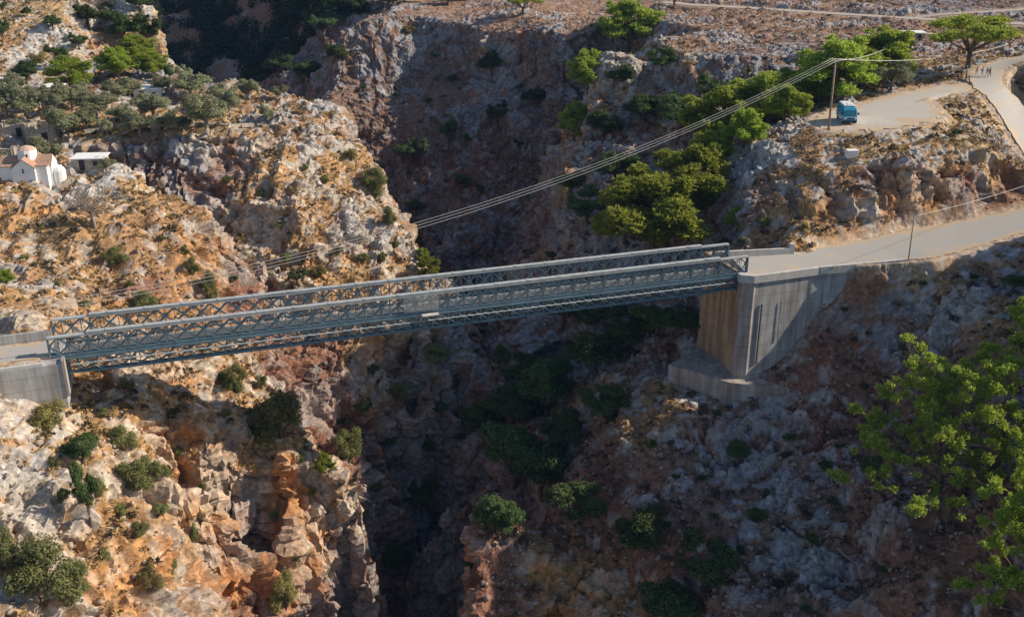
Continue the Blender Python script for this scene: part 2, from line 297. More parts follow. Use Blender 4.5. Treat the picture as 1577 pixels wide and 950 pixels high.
ZONES = [(0,60,'grey'),(60,30,'grass'),(110,60,'pale'),(60,90,'pale'),(150,60,'orange'),(200,30,'grass'),(220,80,'grey'),(200,10,'pale'),(60,200,'grass'),(150,190,'grass'),(250,180,'grass'),(340,190,'grass'),(430,180,'grey'),(480,160,'grey'),
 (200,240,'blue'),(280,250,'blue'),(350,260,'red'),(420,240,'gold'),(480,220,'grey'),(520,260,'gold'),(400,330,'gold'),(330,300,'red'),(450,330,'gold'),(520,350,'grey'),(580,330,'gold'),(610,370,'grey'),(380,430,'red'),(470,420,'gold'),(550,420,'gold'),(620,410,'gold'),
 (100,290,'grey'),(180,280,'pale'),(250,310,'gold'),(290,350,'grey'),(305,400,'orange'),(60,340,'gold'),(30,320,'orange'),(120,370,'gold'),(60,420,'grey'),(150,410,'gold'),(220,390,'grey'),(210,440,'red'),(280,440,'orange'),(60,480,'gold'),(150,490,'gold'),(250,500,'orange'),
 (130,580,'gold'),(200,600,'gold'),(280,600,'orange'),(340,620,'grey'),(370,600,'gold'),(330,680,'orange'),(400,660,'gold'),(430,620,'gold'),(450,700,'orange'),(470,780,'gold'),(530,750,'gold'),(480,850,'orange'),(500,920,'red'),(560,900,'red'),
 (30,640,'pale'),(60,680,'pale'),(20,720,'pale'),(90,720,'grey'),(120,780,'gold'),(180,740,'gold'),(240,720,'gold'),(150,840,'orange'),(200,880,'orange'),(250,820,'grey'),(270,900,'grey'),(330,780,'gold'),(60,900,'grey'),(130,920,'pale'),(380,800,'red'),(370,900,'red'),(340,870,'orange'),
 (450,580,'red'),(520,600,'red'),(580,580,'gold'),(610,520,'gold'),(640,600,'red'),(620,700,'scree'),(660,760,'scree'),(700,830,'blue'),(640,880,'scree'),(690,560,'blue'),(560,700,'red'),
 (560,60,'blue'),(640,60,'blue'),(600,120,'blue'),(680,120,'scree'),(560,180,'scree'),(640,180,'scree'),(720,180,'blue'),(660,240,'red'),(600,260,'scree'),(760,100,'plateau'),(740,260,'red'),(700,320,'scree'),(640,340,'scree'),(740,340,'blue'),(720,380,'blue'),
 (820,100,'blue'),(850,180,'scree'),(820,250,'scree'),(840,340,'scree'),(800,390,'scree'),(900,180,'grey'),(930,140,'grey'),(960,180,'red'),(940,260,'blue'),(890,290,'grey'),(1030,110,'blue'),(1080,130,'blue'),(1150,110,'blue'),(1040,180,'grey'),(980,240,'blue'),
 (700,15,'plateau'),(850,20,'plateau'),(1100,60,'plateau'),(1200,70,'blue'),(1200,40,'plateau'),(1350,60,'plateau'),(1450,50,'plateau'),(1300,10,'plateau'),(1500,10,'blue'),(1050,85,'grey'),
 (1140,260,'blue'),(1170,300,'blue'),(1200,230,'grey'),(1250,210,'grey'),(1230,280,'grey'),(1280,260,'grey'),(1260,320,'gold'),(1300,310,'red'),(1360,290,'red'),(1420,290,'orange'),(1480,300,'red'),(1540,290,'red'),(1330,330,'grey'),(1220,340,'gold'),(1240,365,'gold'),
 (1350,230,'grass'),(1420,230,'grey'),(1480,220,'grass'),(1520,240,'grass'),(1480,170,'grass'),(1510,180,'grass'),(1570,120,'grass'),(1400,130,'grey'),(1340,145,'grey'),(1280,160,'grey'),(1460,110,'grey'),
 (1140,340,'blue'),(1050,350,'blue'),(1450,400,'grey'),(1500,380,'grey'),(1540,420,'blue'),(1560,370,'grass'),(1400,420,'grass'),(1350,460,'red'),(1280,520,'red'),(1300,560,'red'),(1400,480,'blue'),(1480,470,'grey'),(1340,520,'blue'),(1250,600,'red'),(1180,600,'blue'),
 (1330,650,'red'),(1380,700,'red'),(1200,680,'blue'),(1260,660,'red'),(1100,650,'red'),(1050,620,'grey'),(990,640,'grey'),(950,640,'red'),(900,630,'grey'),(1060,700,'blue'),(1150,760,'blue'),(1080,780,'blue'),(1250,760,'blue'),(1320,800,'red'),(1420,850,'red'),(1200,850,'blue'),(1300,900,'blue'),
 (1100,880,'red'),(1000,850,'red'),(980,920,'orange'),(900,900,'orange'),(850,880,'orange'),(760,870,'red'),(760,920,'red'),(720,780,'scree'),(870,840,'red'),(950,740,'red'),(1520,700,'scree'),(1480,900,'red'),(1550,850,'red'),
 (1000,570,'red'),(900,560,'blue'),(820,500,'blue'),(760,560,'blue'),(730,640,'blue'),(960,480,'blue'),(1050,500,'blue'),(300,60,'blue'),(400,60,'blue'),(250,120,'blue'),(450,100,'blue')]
def hex_mesh(name, V, polys):
    me = bpy.data.meshes.new(name); me.from_pydata(V, [], polys); return me
def remesh_tin(y1, voxel):
    bm = bmesh.new(); vs = [bm.verts.new(p) for p in TV]
    for t in TF:
        try: bm.faces.new([vs[i] for i in t])
        except ValueError: pass
    for co, no in (((-172,0,0),(-1,0,0)), ((190,0,0),(1,0,0)), ((0,57,0),(0,-1,0)), ((0,y1,0),(0,1,0))):
        bmesh.ops.bisect_plane(bm, geom=bm.verts[:] + bm.edges[:] + bm.faces[:], dist=1e-5, plane_co=co, plane_no=no, clear_outer=True)
    # close it into a solid block
    be = [e for e in bm.edges if e.is_boundary]
    r = bmesh.ops.extrude_edge_only(bm, edges=be)
    nv = [g for g in r['geom'] if isinstance(g, bmesh.types.BMVert)]
    for v in nv: v.co.z = -108
    bmesh.ops.holes_fill(bm, edges=[e for e in bm.edges if e.is_boundary], sides=0)
    bmesh.ops.recalc_face_normals(bm, faces=bm.faces[:])
    me = bpy.data.meshes.new('ground_block'); bm.to_mesh(me); bm.free()
    o = bpy.data.objects.new('ground_block', me); COL.objects.link(o)
    m = o.modifiers.new('r', 'REMESH'); m.mode = 'VOXEL'; m.voxel_size = voxel; m.use_smooth_shade = True
    m2 = o.modifiers.new('s', 'SMOOTH'); m2.iterations = 5; m2.factor = 0.5
    dg = bpy.context.evaluated_depsgraph_get(); ev = o.evaluated_get(dg)
    em = ev.to_mesh(); n = len(em.vertices)
    V = np.empty(n * 3, np.float32); em.vertices.foreach_get('co', V); V = V.reshape(-1, 3)
    Nn = np.empty(n * 3, np.float32); em.vertex_normals.foreach_get('vector', Nn); Nn = Nn.reshape(-1, 3)
    nf = len(em.polygons); lp = np.empty(nf * 4, np.int32)
    assert len(em.loops) == nf * 4
    em.loops.foreach_get('vertex_index', lp); Q = lp.reshape(-1, 4)
    ev.to_mesh_clear(); bpy.data.objects.remove(o); bpy.data.meshes.remove(me)
    # drop the block's bottom and sides
    keepv = (V[:, 2] > -100) & (V[:, 0] > -170.8) & (V[:, 0] < 188.8) & (V[:, 1] > 58.2) & (V[:, 1] < y1 - 1.2)
    keepf = keepv[Q].all(1); Q = Q[keepf]
    used = np.unique(Q); mp = np.full(n, -1, np.int64); mp[used] = np.arange(len(used))
    return V[used], Nn[used], mp[Q]
def roughen(V, Nn, flats, fine=1.0):
    p = V.astype(np.float64)
    steep = smooth(0.15, 0.65, 1 - Nn[:, 2])
    q = p.copy(); q[:, 2] *= 0.75
    warp = np.stack([fbm(p / 9, 2, 5), fbm(p / 9 + 31, 2, 6), fbm(p / 9 + 77, 2, 7)], 1) * 1.6
    yy = V[:, 1]; far = smooth(150, 260, yy)
    plate = (V[:, 2] > 9) & (steep < .4); pl = np.where(plate, 0.45, 1.0)
    d = (ridged((q + warp) / 16, 3, 11) - .35) * np.where(plate, .9, 2.2 + 1.4 * steep) * (1 - .1 * far)
    d += (ridged((q + warp * .6) / 6.0, 3, 21) - .35) * np.where(plate, .3, 1.0 + .6 * steep)
    # ledges of dipping strata, and flutes worn down the walls
    lay = ((p[:, 2] + warp[:, 2] * 2.2 + p[:, 0] * .16 + p[:, 1] * .07) / 3.6); lay = lay - np.floor(lay)
    d += (np.where(lay < .75, lay / .75, (1 - lay) / .25) - .5) * (.25 + .5 * steep) * pl * smooth(-.3, .3, fbm(p / 20, 2, 15))
    lay2 = ((p[:, 2] + warp[:, 1] * 1.2 + p[:, 0] * .16) / 1.15); lay2 = lay2 - np.floor(lay2)
    d += (np.where(lay2 < .7, lay2 / .7, (1 - lay2) / .3) - .5) * .32 * steep
    d += (ridged((q + warp * .5) / np.array([2.6, 2.6, 15.]), 2, 17) - .4) * 1.3 * steep
    rockf = smooth(-.22, .22, fbm(p / 9.5, 4, 31) + .38 * steep - .06)
    f1, f2, cid, fc = worley((q + warp * 1.3) / np.array([5.6, 5.6, 4.4]), 41, 1.7)
    e1 = smooth(.0, .10, f2 - f1); b1 = e1 * np.clip(.5 + fc, 0, 1.2)
    d += (fc * 1.9 + (e1 - 1) * .6) * rockf * pl * (.6 + .1 * steep) * (1 - .55 * far)
    g1, g2, gid, gc = worley((q + warp * .9) / np.array([2.0, 2.0, 2.3]), 51, 1.8)
    e2 = smooth(.0, .14, g2 - g1); keep = gid > .25
    b2 = e2 * np.clip(.45 + gc, 0, 1.2) * keep
    d += (np.clip(gc + .1, -.4, 1) * .85 * keep + (e2 - 1) * .35) * (.12 + .88 * rockf) * np.where(plate, .75, (1.0 - .4 * steep) * (1 - .4 * far))
    h1, h2, hid, hc = worley((q + warp * .5) / np.array([.85, .85, 1.0]), 61, 1.8)
    d += (np.clip(hc, -.3, 1) * .34 * (hid > .3)) * fine * (.45 + .55 * rockf)
    for (sx, sy) in ((.55, 1.0), (1.3, .55)):
        v = np.abs(vnoise((q + warp * 1.2) / np.array([6.5 * sx, 6.5 * sx, 11 * sy]), 131 + int(sx * 10)))
        d -= np.clip(1 - v * 8, 0, 1) * 1.25 * (.35 + .65 * steep) * pl
    # the ground meets the bridgeheads without burying them
    for (ax_, ay_, bx_, by_), r0, r1 in (((30.5, 125.3, 52, 129.3), 2.0, 9.0), ((26, 134, 31, 125), 2, 8), ((-49, 100, -60, 98), 1.5, 6.0), ((24, 127, 36, 123), 1, 5)):
        ab_ = np.array([bx_ - ax_, by_ - ay_]); t_ = np.clip(((V[:, 0]-ax_) * ab_[0] + (V[:, 1]-ay_) * ab_[1]) / (ab_ @ ab_), 0, 1)
        ds = np.hypot(V[:, 0] - ax_ - t_ * ab_[0], V[:, 1] - ay_ - t_ * ab_[1]); w_ = smooth(r0, r1, ds)
        d = np.where(V[:, 2] > -24, d * (.22 + .78 * w_) - (1 - w_) * .7, d)
    if flats is not None: d = d * (.05 + .95 * smooth(.6, 4.5, plan_distance(V, flats, 5.0)))
    W = V + Nn * d[:, None]
    mask = flatness(W, flats, 2.2, 0.1) if flats is not None else np.zeros(len(V), np.float32)
    rock = np.clip(.1 + b1 * .6 * rockf + b2 * .7 * keep * (.3 + .7 * rockf) + .25 * (fbm(p / 2.2, 2, 71)), 0, 1)
    crev = np.clip(1 - (b1 * rockf + b2 * 1.1), 0, 1)
    return W.astype(np.float32), steep, rock, crev, mask, rockf
def finish_ground(name, W, Q, attrs, mat):
    me = bpy.data.meshes.new(name)
    me.vertices.add(len(W)); me.vertices.foreach_set('co', W.astype(np.float32).ravel())
    me.loops.add(Q.size); me.loops.foreach_set('vertex_index', Q.astype(np.int32).ravel())
    me.polygons.add(len(Q)); me.polygons.foreach_set('loop_start', np.arange(0, Q.size, 4, dtype=np.int32))
    me.polygons.foreach_set('loop_total', np.full(len(Q), 4, np.int32))
    me.polygons.foreach_set('use_smooth', np.zeros(len(Q), bool))
    me.update(calc_edges=True)
    for k, arr in attrs.items():
        if arr.ndim == 2:
            at = me.attributes.new(k, 'FLOAT_COLOR', 'POINT'); at.data.foreach_set('color', np.column_stack([arr, np.ones(len(arr))]).astype(np.float32).ravel())
        else:
            at = me.attributes.new(k, 'FLOAT', 'POINT'); at.data.foreach_set('value', arr.astype(np.float32))
    me.materials.append(mat)
    o = bpy.data.objects.new(name, me); COL.objects.link(o); o['kind'] = 'structure'
    return o
def ground_colours(V, W, steep, rock, crev, mask, anchors):
    n = len(W); acc = {k: np.zeros(n, np.float32) for k in KIND}; tot = np.zeros(n, np.float32)
    wp = W + np.stack([fbm(W / 6., 2, 81), fbm(W / 6. + 9, 2, 82), fbm(W / 6. + 5, 2, 83)], 1) * 5
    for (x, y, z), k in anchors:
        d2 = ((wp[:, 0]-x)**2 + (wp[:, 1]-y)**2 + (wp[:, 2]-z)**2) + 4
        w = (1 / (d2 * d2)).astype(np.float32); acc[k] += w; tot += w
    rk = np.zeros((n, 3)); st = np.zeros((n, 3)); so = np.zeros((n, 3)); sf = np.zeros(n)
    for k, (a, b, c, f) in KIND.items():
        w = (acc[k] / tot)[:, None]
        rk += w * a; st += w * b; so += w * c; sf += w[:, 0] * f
    q = W.astype(np.float64)
    streak = smooth(-.05, .45, fbm(q / np.array([3.2, 3.2, 12.]), 3, 91)) * (.2 + .8 * steep)
    patch = smooth(-.1, .45, fbm(q / 5.5, 3, 95))
    sm = smooth(.42, .66, sf * (1.25 - .8 * steep) + .5 * crev - .45 * rock + .35 * fbm(q / 3.5, 3, 99))
    stn = np.clip(.95 * streak + .4 * patch * steep + .25 * crev * steep, 0, 1)
    tone = 1 + .28 * fbm(q / 1.7, 3, 105) + .15 * fbm(q / 14, 2, 107)
    c = rk * tone[:, None]; c = c * (1 - stn[:, None]) + st * stn[:, None] * (1 + .2 * fbm(q / 2.5, 2, 108))[:, None]
    c = c * (1 - sm[:, None]) + so * sm[:, None] * (1 + .22 * fbm(q / 1.1, 2, 109))[:, None]
    yard = np.array((.50, .40, .30)); c = c * (1 - .75 * mask[:, None]) + yard * .75 * mask[:, None]
    return np.clip(c, .02, .8), sm
# ------------------------------------------------------------------ materials
def new_mat(name):
    m = bpy.data.materials.new(name); m.use_nodes = True; nt = m.node_tree
    return m, nt.nodes, nt.links, nt.nodes['Principled BSDF']
def ground_material():
    m, n, l, b = new_mat('rocky_ground')
    at = n.new('ShaderNodeAttribute'); at.attribute_name = 'tint'
    so = n.new('ShaderNodeAttribute'); so.attribute_name = 'soil'
    tc = n.new('ShaderNodeTexCoord')
    n1 = n.new('ShaderNodeTexNoise'); n1.inputs['Scale'].default_value = 1.3; n1.inputs['Detail'].default_value = 5; n1.inputs['Roughness'].default_value = .6
    vo = n.new('ShaderNodeTexVoronoi'); vo.inputs['Scale'].default_value = 1.9; vo.feature = 'F1'
    vo2 = n.new('ShaderNodeTexVoronoi'); vo2.inputs['Scale'].default_value = 4.2
    wv = n.new('ShaderNodeVectorMath'); wv.operation = 'MULTIPLY_ADD'; wv.inputs[1].default_value = (.35, .35, .35)
    for x in (n1, ): l.new(tc.outputs['Object'], x.inputs['Vector'])
    l.new(n1.outputs['Color'], wv.inputs[0]); l.new(tc.outputs['Object'], wv.inputs[2])
    l.new(wv.outputs[0], vo.inputs['Vector']); l.new(wv.outputs[0], vo2.inputs['Vector'])
    # tone of single stones and the noise between them
    cr = n.new('ShaderNodeValToRGB'); cr.color_ramp.elements[0].position = .3; cr.color_ramp.elements[0].color = (.66, .64, .64, 1)
    cr.color_ramp.elements[1].position = .72; cr.color_ramp.elements[1].color = (1.28, 1.28, 1.28, 1)
    l.new(n1.outputs['Fac'], cr.inputs[0])
    mx = n.new('ShaderNodeMix'); mx.data_type = 'RGBA'; mx.blend_type = 'MULTIPLY'; mx.inputs[0].default_value = 1
    l.new(at.outputs['Color'], mx.inputs[6]); l.new(cr.outputs[0], mx.inputs[7])
    cr2 = n.new('ShaderNodeMapRange'); cr2.inputs[1].default_value = 0; cr2.inputs[2].default_value = 1; cr2.inputs[3].default_value = .68; cr2.inputs[4].default_value = 1.32
    l.new(vo.outputs['Color'], cr2.inputs[0])
    mx2 = n.new('ShaderNodeMix'); mx2.data_type = 'RGBA'; mx2.blend_type = 'MULTIPLY'; mx2.inputs[0].default_value = 1
    l.new(mx.outputs[2], mx2.inputs[6]); l.new(cr2.outputs[0], mx2.inputs[7])
    # small pale stones lying in the soil, dry tufts between
    st = n.new('ShaderNodeMath'); st.operation = 'LESS_THAN'; st.inputs[1].default_value = .17
    l.new(vo2.outputs['Distance'], st.inputs[0])
    sp = n.new('ShaderNodeMath'); sp.operation = 'GREATER_THAN'; sp.inputs[1].default_value = .62
    sep = n.new('ShaderNodeSeparateColor'); l.new(vo2.outputs['Color'], sep.inputs[0]); l.new(sep.outputs[0], sp.inputs[0])
    ml = n.new('ShaderNodeMath'); ml.operation = 'MULTIPLY'; l.new(st.outputs[0], ml.inputs[0]); l.new(sp.outputs[0], ml.inputs[1])
    ml2 = n.new('ShaderNodeMath'); ml2.operation = 'MULTIPLY'; l.new(ml.outputs[0], ml2.inputs[0]); l.new(so.outputs['Fac'], ml2.inputs[1])
    mx3 = n.new('ShaderNodeMix'); mx3.data_type = 'RGBA'; mx3.inputs[7].default_value = (.44, .41, .38, 1)
    l.new(ml2.outputs[0], mx3.inputs[0]); l.new(mx2.outputs[2], mx3.inputs[6])
    l.new(mx3.outputs[2], b.inputs['Base Color'])
    b.inputs['Roughness'].default_value = .95; b.inputs['Specular IOR Level'].default_value = .15
    bu = n.new('ShaderNodeBump'); bu.inputs['Strength'].default_value = .9; bu.inputs['Distance'].default_value = .22
    bu2 = n.new('ShaderNodeBump'); bu2.inputs['Strength'].default_value = .9; bu2.inputs['Distance'].default_value = .16
    l.new(n1.outputs['Fac'], bu.inputs['Height']); l.new(vo.outputs['Color'], bu2.inputs['Height']); l.new(bu.outputs[0], bu2.inputs['Normal'])
    l.new(bu2.outputs[0], b.inputs['Normal'])
    return m
GM = ground_material()
# ------------------------------------------------------------------ near ground
V1, N1, Q1 = remesh_tin(332, VOX)
W1, st1, rk1, cv1, mk1, rf1 = roughen(V1, N1, FLAT)
mkf = flatness(W1, FARS, 3.0, 0.12)
print('ground verts', len(V1), round(time.time() - T0, 1))
bvh = BVHTree.FromPolygons(W1.tolist(), Q1.tolist())
print('bvh', round(time.time() - T0, 1))
CAMP = Vector((0, 0, CZ))
def hit(px, py):
    d = Vector(ray(px, py)).normalized()
    loc, no, i, dist = bvh.ray_cast(CAMP, d)
    return loc, no
def drop(x, y, top=60):
    loc, no, i, dist = bvh.ray_cast(Vector((x, y, top)), Vector((0, 0, -1)))
    return loc
anchors = []
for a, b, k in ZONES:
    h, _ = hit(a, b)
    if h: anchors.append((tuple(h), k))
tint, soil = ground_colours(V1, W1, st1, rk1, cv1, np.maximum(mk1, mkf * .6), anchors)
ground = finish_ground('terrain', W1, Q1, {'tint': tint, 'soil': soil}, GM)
# ------------------------------------------------------------------ far ground
def far_ground():
    xs = np.arange(-340, 341, 3.2); ys = np.concatenate([np.arange(329.5, 645, 3.2)])
    gx, gy = np.meshgrid(xs, ys); xy = np.column_stack([gx.ravel(), gy.ravel()])
    z = tin_height(xy); z = np.nan_to_num(z, nan=20)
    V = np.column_stack([xy, z])
    p = V.copy()
    V[:, 2] += (ridged(p / 38, 4, 11) - .35) * 6 + fbm(p / 9, 4, 13) * 2.2
    nx, ny = len(xs), len(ys)
    i = np.arange(nx * ny).reshape(ny, nx)
    Q = np.stack([i[:-1, :-1], i[:-1, 1:], i[1:, 1:], i[1:, :-1]], -1).reshape(-1, 4)
    n = len(V); steep = np.full(n, .4, np.float32)
    rock = np.clip(.3 + .5 * fbm(p / 7, 3, 3), 0, 1); crev = 1 - rock
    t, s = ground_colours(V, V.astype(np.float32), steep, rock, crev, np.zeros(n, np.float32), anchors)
    return finish_ground('far_hills', V, Q, {'tint': t, 'soil': s}, GM), V
def side_ground(name, x0, x1, y0, y1):
    xs = np.arange(x0, x1 + .1, 3.5); ys = np.arange(y0, y1 + .1, 3.5)
    gx, gy = np.meshgrid(xs, ys); xy = np.column_stack([gx.ravel(), gy.ravel()]); z = np.nan_to_num(tin_height(xy), nan=0)
    V = np.column_stack([xy, z]); p = V.copy(); V[:, 2] += fbm(p / 9, 4, 13) * 1.5
    nx, ny = len(xs), len(ys); i = np.arange(nx * ny).reshape(ny, nx)
    Q = np.stack([i[:-1, :-1], i[:-1, 1:], i[1:, 1:], i[1:, :-1]], -1).reshape(-1, 4); n = len(V)
    rock = np.clip(.3 + .5 * fbm(p / 7, 3, 3), 0, 1)
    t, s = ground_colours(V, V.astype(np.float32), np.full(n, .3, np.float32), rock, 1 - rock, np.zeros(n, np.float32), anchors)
    finish_ground(name, V, Q, {'tint': t, 'soil': s}, GM)
far_hills, FV = far_ground()
side_ground('west_hills', -340, -169.5, 45, 332)
side_ground('east_hills', 187.5, 340, 45, 332)
print('ground done', round(time.time() - T0, 1))
# ------------------------------------------------------------------ object helpers
def tag(o, label=None, cat=None, group=None, kind=None):
    if label: o['label'] = label
    if cat: o['category'] = cat
    if group: o['group'] = group
    if kind: o['kind'] = kind
    return o
def empty(name, loc, rz=0.0):
    o = bpy.data.objects.new(name, None); o.empty_display_size = .5; COL.objects.link(o); o.location = loc; o.rotation_euler = (0, 0, rz); return o
class MB:
    def __init__(s): s.v = []; s.f = []; s.m = []
    def add(s, v, f, mi=0):
        k = len(s.v); s.v += [tuple(p) for p in v]; s.f += [tuple(i + k for i in q) for q in f]; s.m += [mi] * len(f); return s
    def box(s, c, d, M=None, mi=0, taper=1.0):
        x, y, z = (k / 2 for k in d); cx, cy_, cz = c
        v = [Vector((cx + a * x * (taper if e > 0 else 1), cy_ + b * y * (taper if e > 0 else 1), cz + e * z)) for e in (-1, 1) for a, b in ((-1,-1),(1,-1),(1,1),(-1,1))]
        if M is not None: v = [M @ p for p in v]
        return s.add(v, [(3,2,1,0),(4,5,6,7),(0,1,5,4),(1,2,6,5),(2,3,7,6),(3,0,4,7)], mi)
    def bar(s, a, b, w, h=None, mi=0, up=Vector((0,0,1))):
        a = Vector(a); b = Vector(b); h = h or w; t = (b - a)
        if t.length < 1e-6: return s
        t = t.normalized(); sd = t.cross(up)
        if sd.length < 1e-3: sd = t.cross(Vector((1,0,0)))
        sd.normalize(); u = sd.cross(t)
        v = [p + sd * (i * w / 2) + u * (j * h / 2) for p in (a, b) for i, j in ((-1,-1),(1,-1),(1,1),(-1,1))]
        return s.add(v, [(0,1,2,3),(7,6,5,4),(0,4,5,1),(1,5,6,2),(2,6,7,3),(3,7,4,0)], mi)
    def tube(s, pts, r, n=6, mi=0):
        pts = [Vector(p) for p in pts]; rs = r if isinstance(r, (list, tuple)) else [r] * len(pts); v = []
        for i, p in enumerate(pts):
            t = (pts[min(i+1, len(pts)-1)] - pts[max(i-1, 0)]).normalized()
            a = t.cross(Vector((0, 0, 1)));  a = a if a.length > .05 else t.cross(Vector((1, 0, 0))); a.normalize(); b = t.cross(a)
            v += [p + (a * math.cos(2*math.pi*k/n) + b * math.sin(2*math.pi*k/n)) * rs[i] for k in range(n)]
        f = [(i*n+k, i*n+(k+1) % n, (i+1)*n+(k+1) % n, (i+1)*n+k) for i in range(len(pts)-1) for k in range(n)]
        f += [tuple(range(n))[::-1], tuple((len(pts)-1)*n + k for k in range(n))]
        return s.add(v, f, mi)
    def lathe(s, prof, n=16, c=(0,0,0), mi=0):
        v = [(c[0] + r * math.cos(2*math.pi*k/n), c[1] + r * math.sin(2*math.pi*k/n), c[2] + z) for r, z in prof for k in range(n)]
        f = [(i*n+k, i*n+(k+1) % n, (i+1)*n+(k+1) % n, (i+1)*n+k) for i in range(len(prof)-1) for k in range(n)]
        f += [tuple(range(n))[::-1], tuple((len(prof)-1)*n + k for k in range(n))]
        return s.add(v, f, mi)
    def prism(s, poly, z0, z1, mi=0):
        n = len(poly); v = [(p[0], p[1], z0 if np.isscalar(z0) else z0[i]) for i, p in enumerate(poly)] + [(p[0], p[1], z1 if np.isscalar(z1) else z1[i]) for i, p in enumerate(poly)]
        return s.add(v, [tuple(range(n))[::-1], tuple(range(n, 2*n))] + [(i, (i+1) % n, n + (i+1) % n, n + i) for i in range(n)], mi)
    def mesh(s, name, mats, smooth_=False):
        me = bpy.data.meshes.new(name); me.from_pydata([tuple(p) for p in s.v], [], s.f)
        for m in (mats if isinstance(mats, (list, tuple)) else [mats]): me.materials.append(m)
        me.polygons.foreach_set('material_index', s.m)
        if smooth_: me.polygons.foreach_set('use_smooth', [True] * len(s.f))
        me.update(); return me
    def build(s, name, mats, parent=None, smooth_=False, bevel=0.0):
        o = bpy.data.objects.new(name, s.mesh(name, mats, smooth_)); COL.objects.link(o)
        if parent is not None: o.parent = parent
        if bevel:
            b = o.modifiers.new('b', 'BEVEL'); b.width = bevel; b.segments = 2; b.limit_method = 'ANGLE'
        return o
def copy_tree(o, parent=None):
    c = o.copy(); COL.objects.link(c); c.parent = parent
    for ch in o.children: copy_tree(ch, c)
    return c
def paint(name, c, rough=.6, metal=0.0, var=.12, scale=3.0, spec=.4, bump=0.0):
    m, n, l, b = new_mat(name)
    tc = n.new('ShaderNodeTexCoord'); no = n.new('ShaderNodeTexNoise'); no.inputs['Scale'].default_value = scale; no.inputs['Detail'].default_value = 5
    l.new(tc.outputs['Object'], no.inputs['Vector'])
    r = n.new('ShaderNodeValToRGB'); r.color_ramp.elements[0].position = .3; r.color_ramp.elements[1].position = .7
    r.color_ramp.elements[0].color = tuple(k * (1 - var) for k in c) + (1,); r.color_ramp.elements[1].color = tuple(min(1, k * (1 + var)) for k in c) + (1,)
    l.new(no.outputs['Fac'], r.inputs[0]); l.new(r.outputs[0], b.inputs['Base Color'])
    b.inputs['Roughness'].default_value = rough; b.inputs['Metallic'].default_value = metal; b.inputs['Specular IOR Level'].default_value = spec
    if bump:
        bu = n.new('ShaderNodeBump'); bu.inputs['Strength'].default_value = .6; bu.inputs['Distance'].default_value = bump; l.new(no.outputs['Fac'], bu.inputs['Height']); l.new(bu.outputs[0], b.inputs['Normal'])
    return m
def concrete(name, base, stain, amount, sc_=(1.2, 1.2, .09)):
    "cast concrete with board lines and rain streaks running down from the coping"
    m, n, l, b = new_mat(name)
    tc = n.new('ShaderNodeTexCoord'); mp = n.new('ShaderNodeMapping'); mp.inputs['Scale'].default_value = sc_
    l.new(tc.outputs['Object'], mp.inputs['Vector'])
    a = n.new('ShaderNodeTexNoise'); a.inputs['Scale'].default_value = 1.0; a.inputs['Detail'].default_value = 6; a.inputs['Roughness'].default_value = .65; l.new(mp.outputs[0], a.inputs['Vector'])
    c = n.new('ShaderNodeTexNoise'); c.inputs['Scale'].default_value = .55; c.inputs['Detail'].default_value = 6; l.new(tc.outputs['Object'], c.inputs['Vector'])
    r = n.new('ShaderNodeValToRGB'); e = r.color_ramp.elements; e[0].position = .5 - .3 * amount; e[1].position = .72 - .2 * amount
    e[0].color = (0, 0, 0, 1); e[1].color = (1, 1, 1, 1); l.new(a.outputs['Fac'], r.inputs[0])
    r2 = n.new('ShaderNodeValToRGB'); r2.color_ramp.elements[0].position = .3; r2.color_ramp.elements[1].position = .7
    r2.color_ramp.elements[0].color = tuple(k * .78 for k in base) + (1,); r2.color_ramp.elements[1].color = tuple(k * 1.15 for k in base) + (1,)
    l.new(c.outputs['Fac'], r2.inputs[0])
    mx = n.new('ShaderNodeMix'); mx.data_type = 'RGBA'; mx.inputs[7].default_value = stain + (1,)
    l.new(r.outputs[0], mx.inputs[0]); l.new(r2.outputs[0], mx.inputs[6])
    w = n.new('ShaderNodeTexWave'); w.bands_direction = 'Z'; w.inputs['Scale'].default_value = .22; w.inputs['Distortion'].default_value = .5
    l.new(tc.outputs['Object'], w.inputs['Vector'])
    r3 = n.new('ShaderNodeValToRGB'); r3.color_ramp.elements[0].position = .0; r3.color_ramp.elements[0].color = (.55, .52, .5, 1); r3.color_ramp.elements[1].position = .06; r3.color_ramp.elements[1].color = (1, 1, 1, 1)
    l.new(w.outputs['Fac'], r3.inputs[0])
    m2 = n.new('ShaderNodeMix'); m2.data_type = 'RGBA'; m2.blend_type = 'MULTIPLY'; m2.inputs[0].default_value = .35
    l.new(mx.outputs[2], m2.inputs[6]); l.new(r3.outputs[0], m2.inputs[7]); l.new(m2.outputs[2], b.inputs['Base Color'])
    b.inputs['Roughness'].default_value = .9
    bu = n.new('ShaderNodeBump'); bu.inputs['Strength'].default_value = .4; bu.inputs['Distance'].default_value = .05; l.new(a.outputs['Fac'], bu.inputs['Height']); l.new(bu.outputs[0], b.inputs['Normal'])
    return m
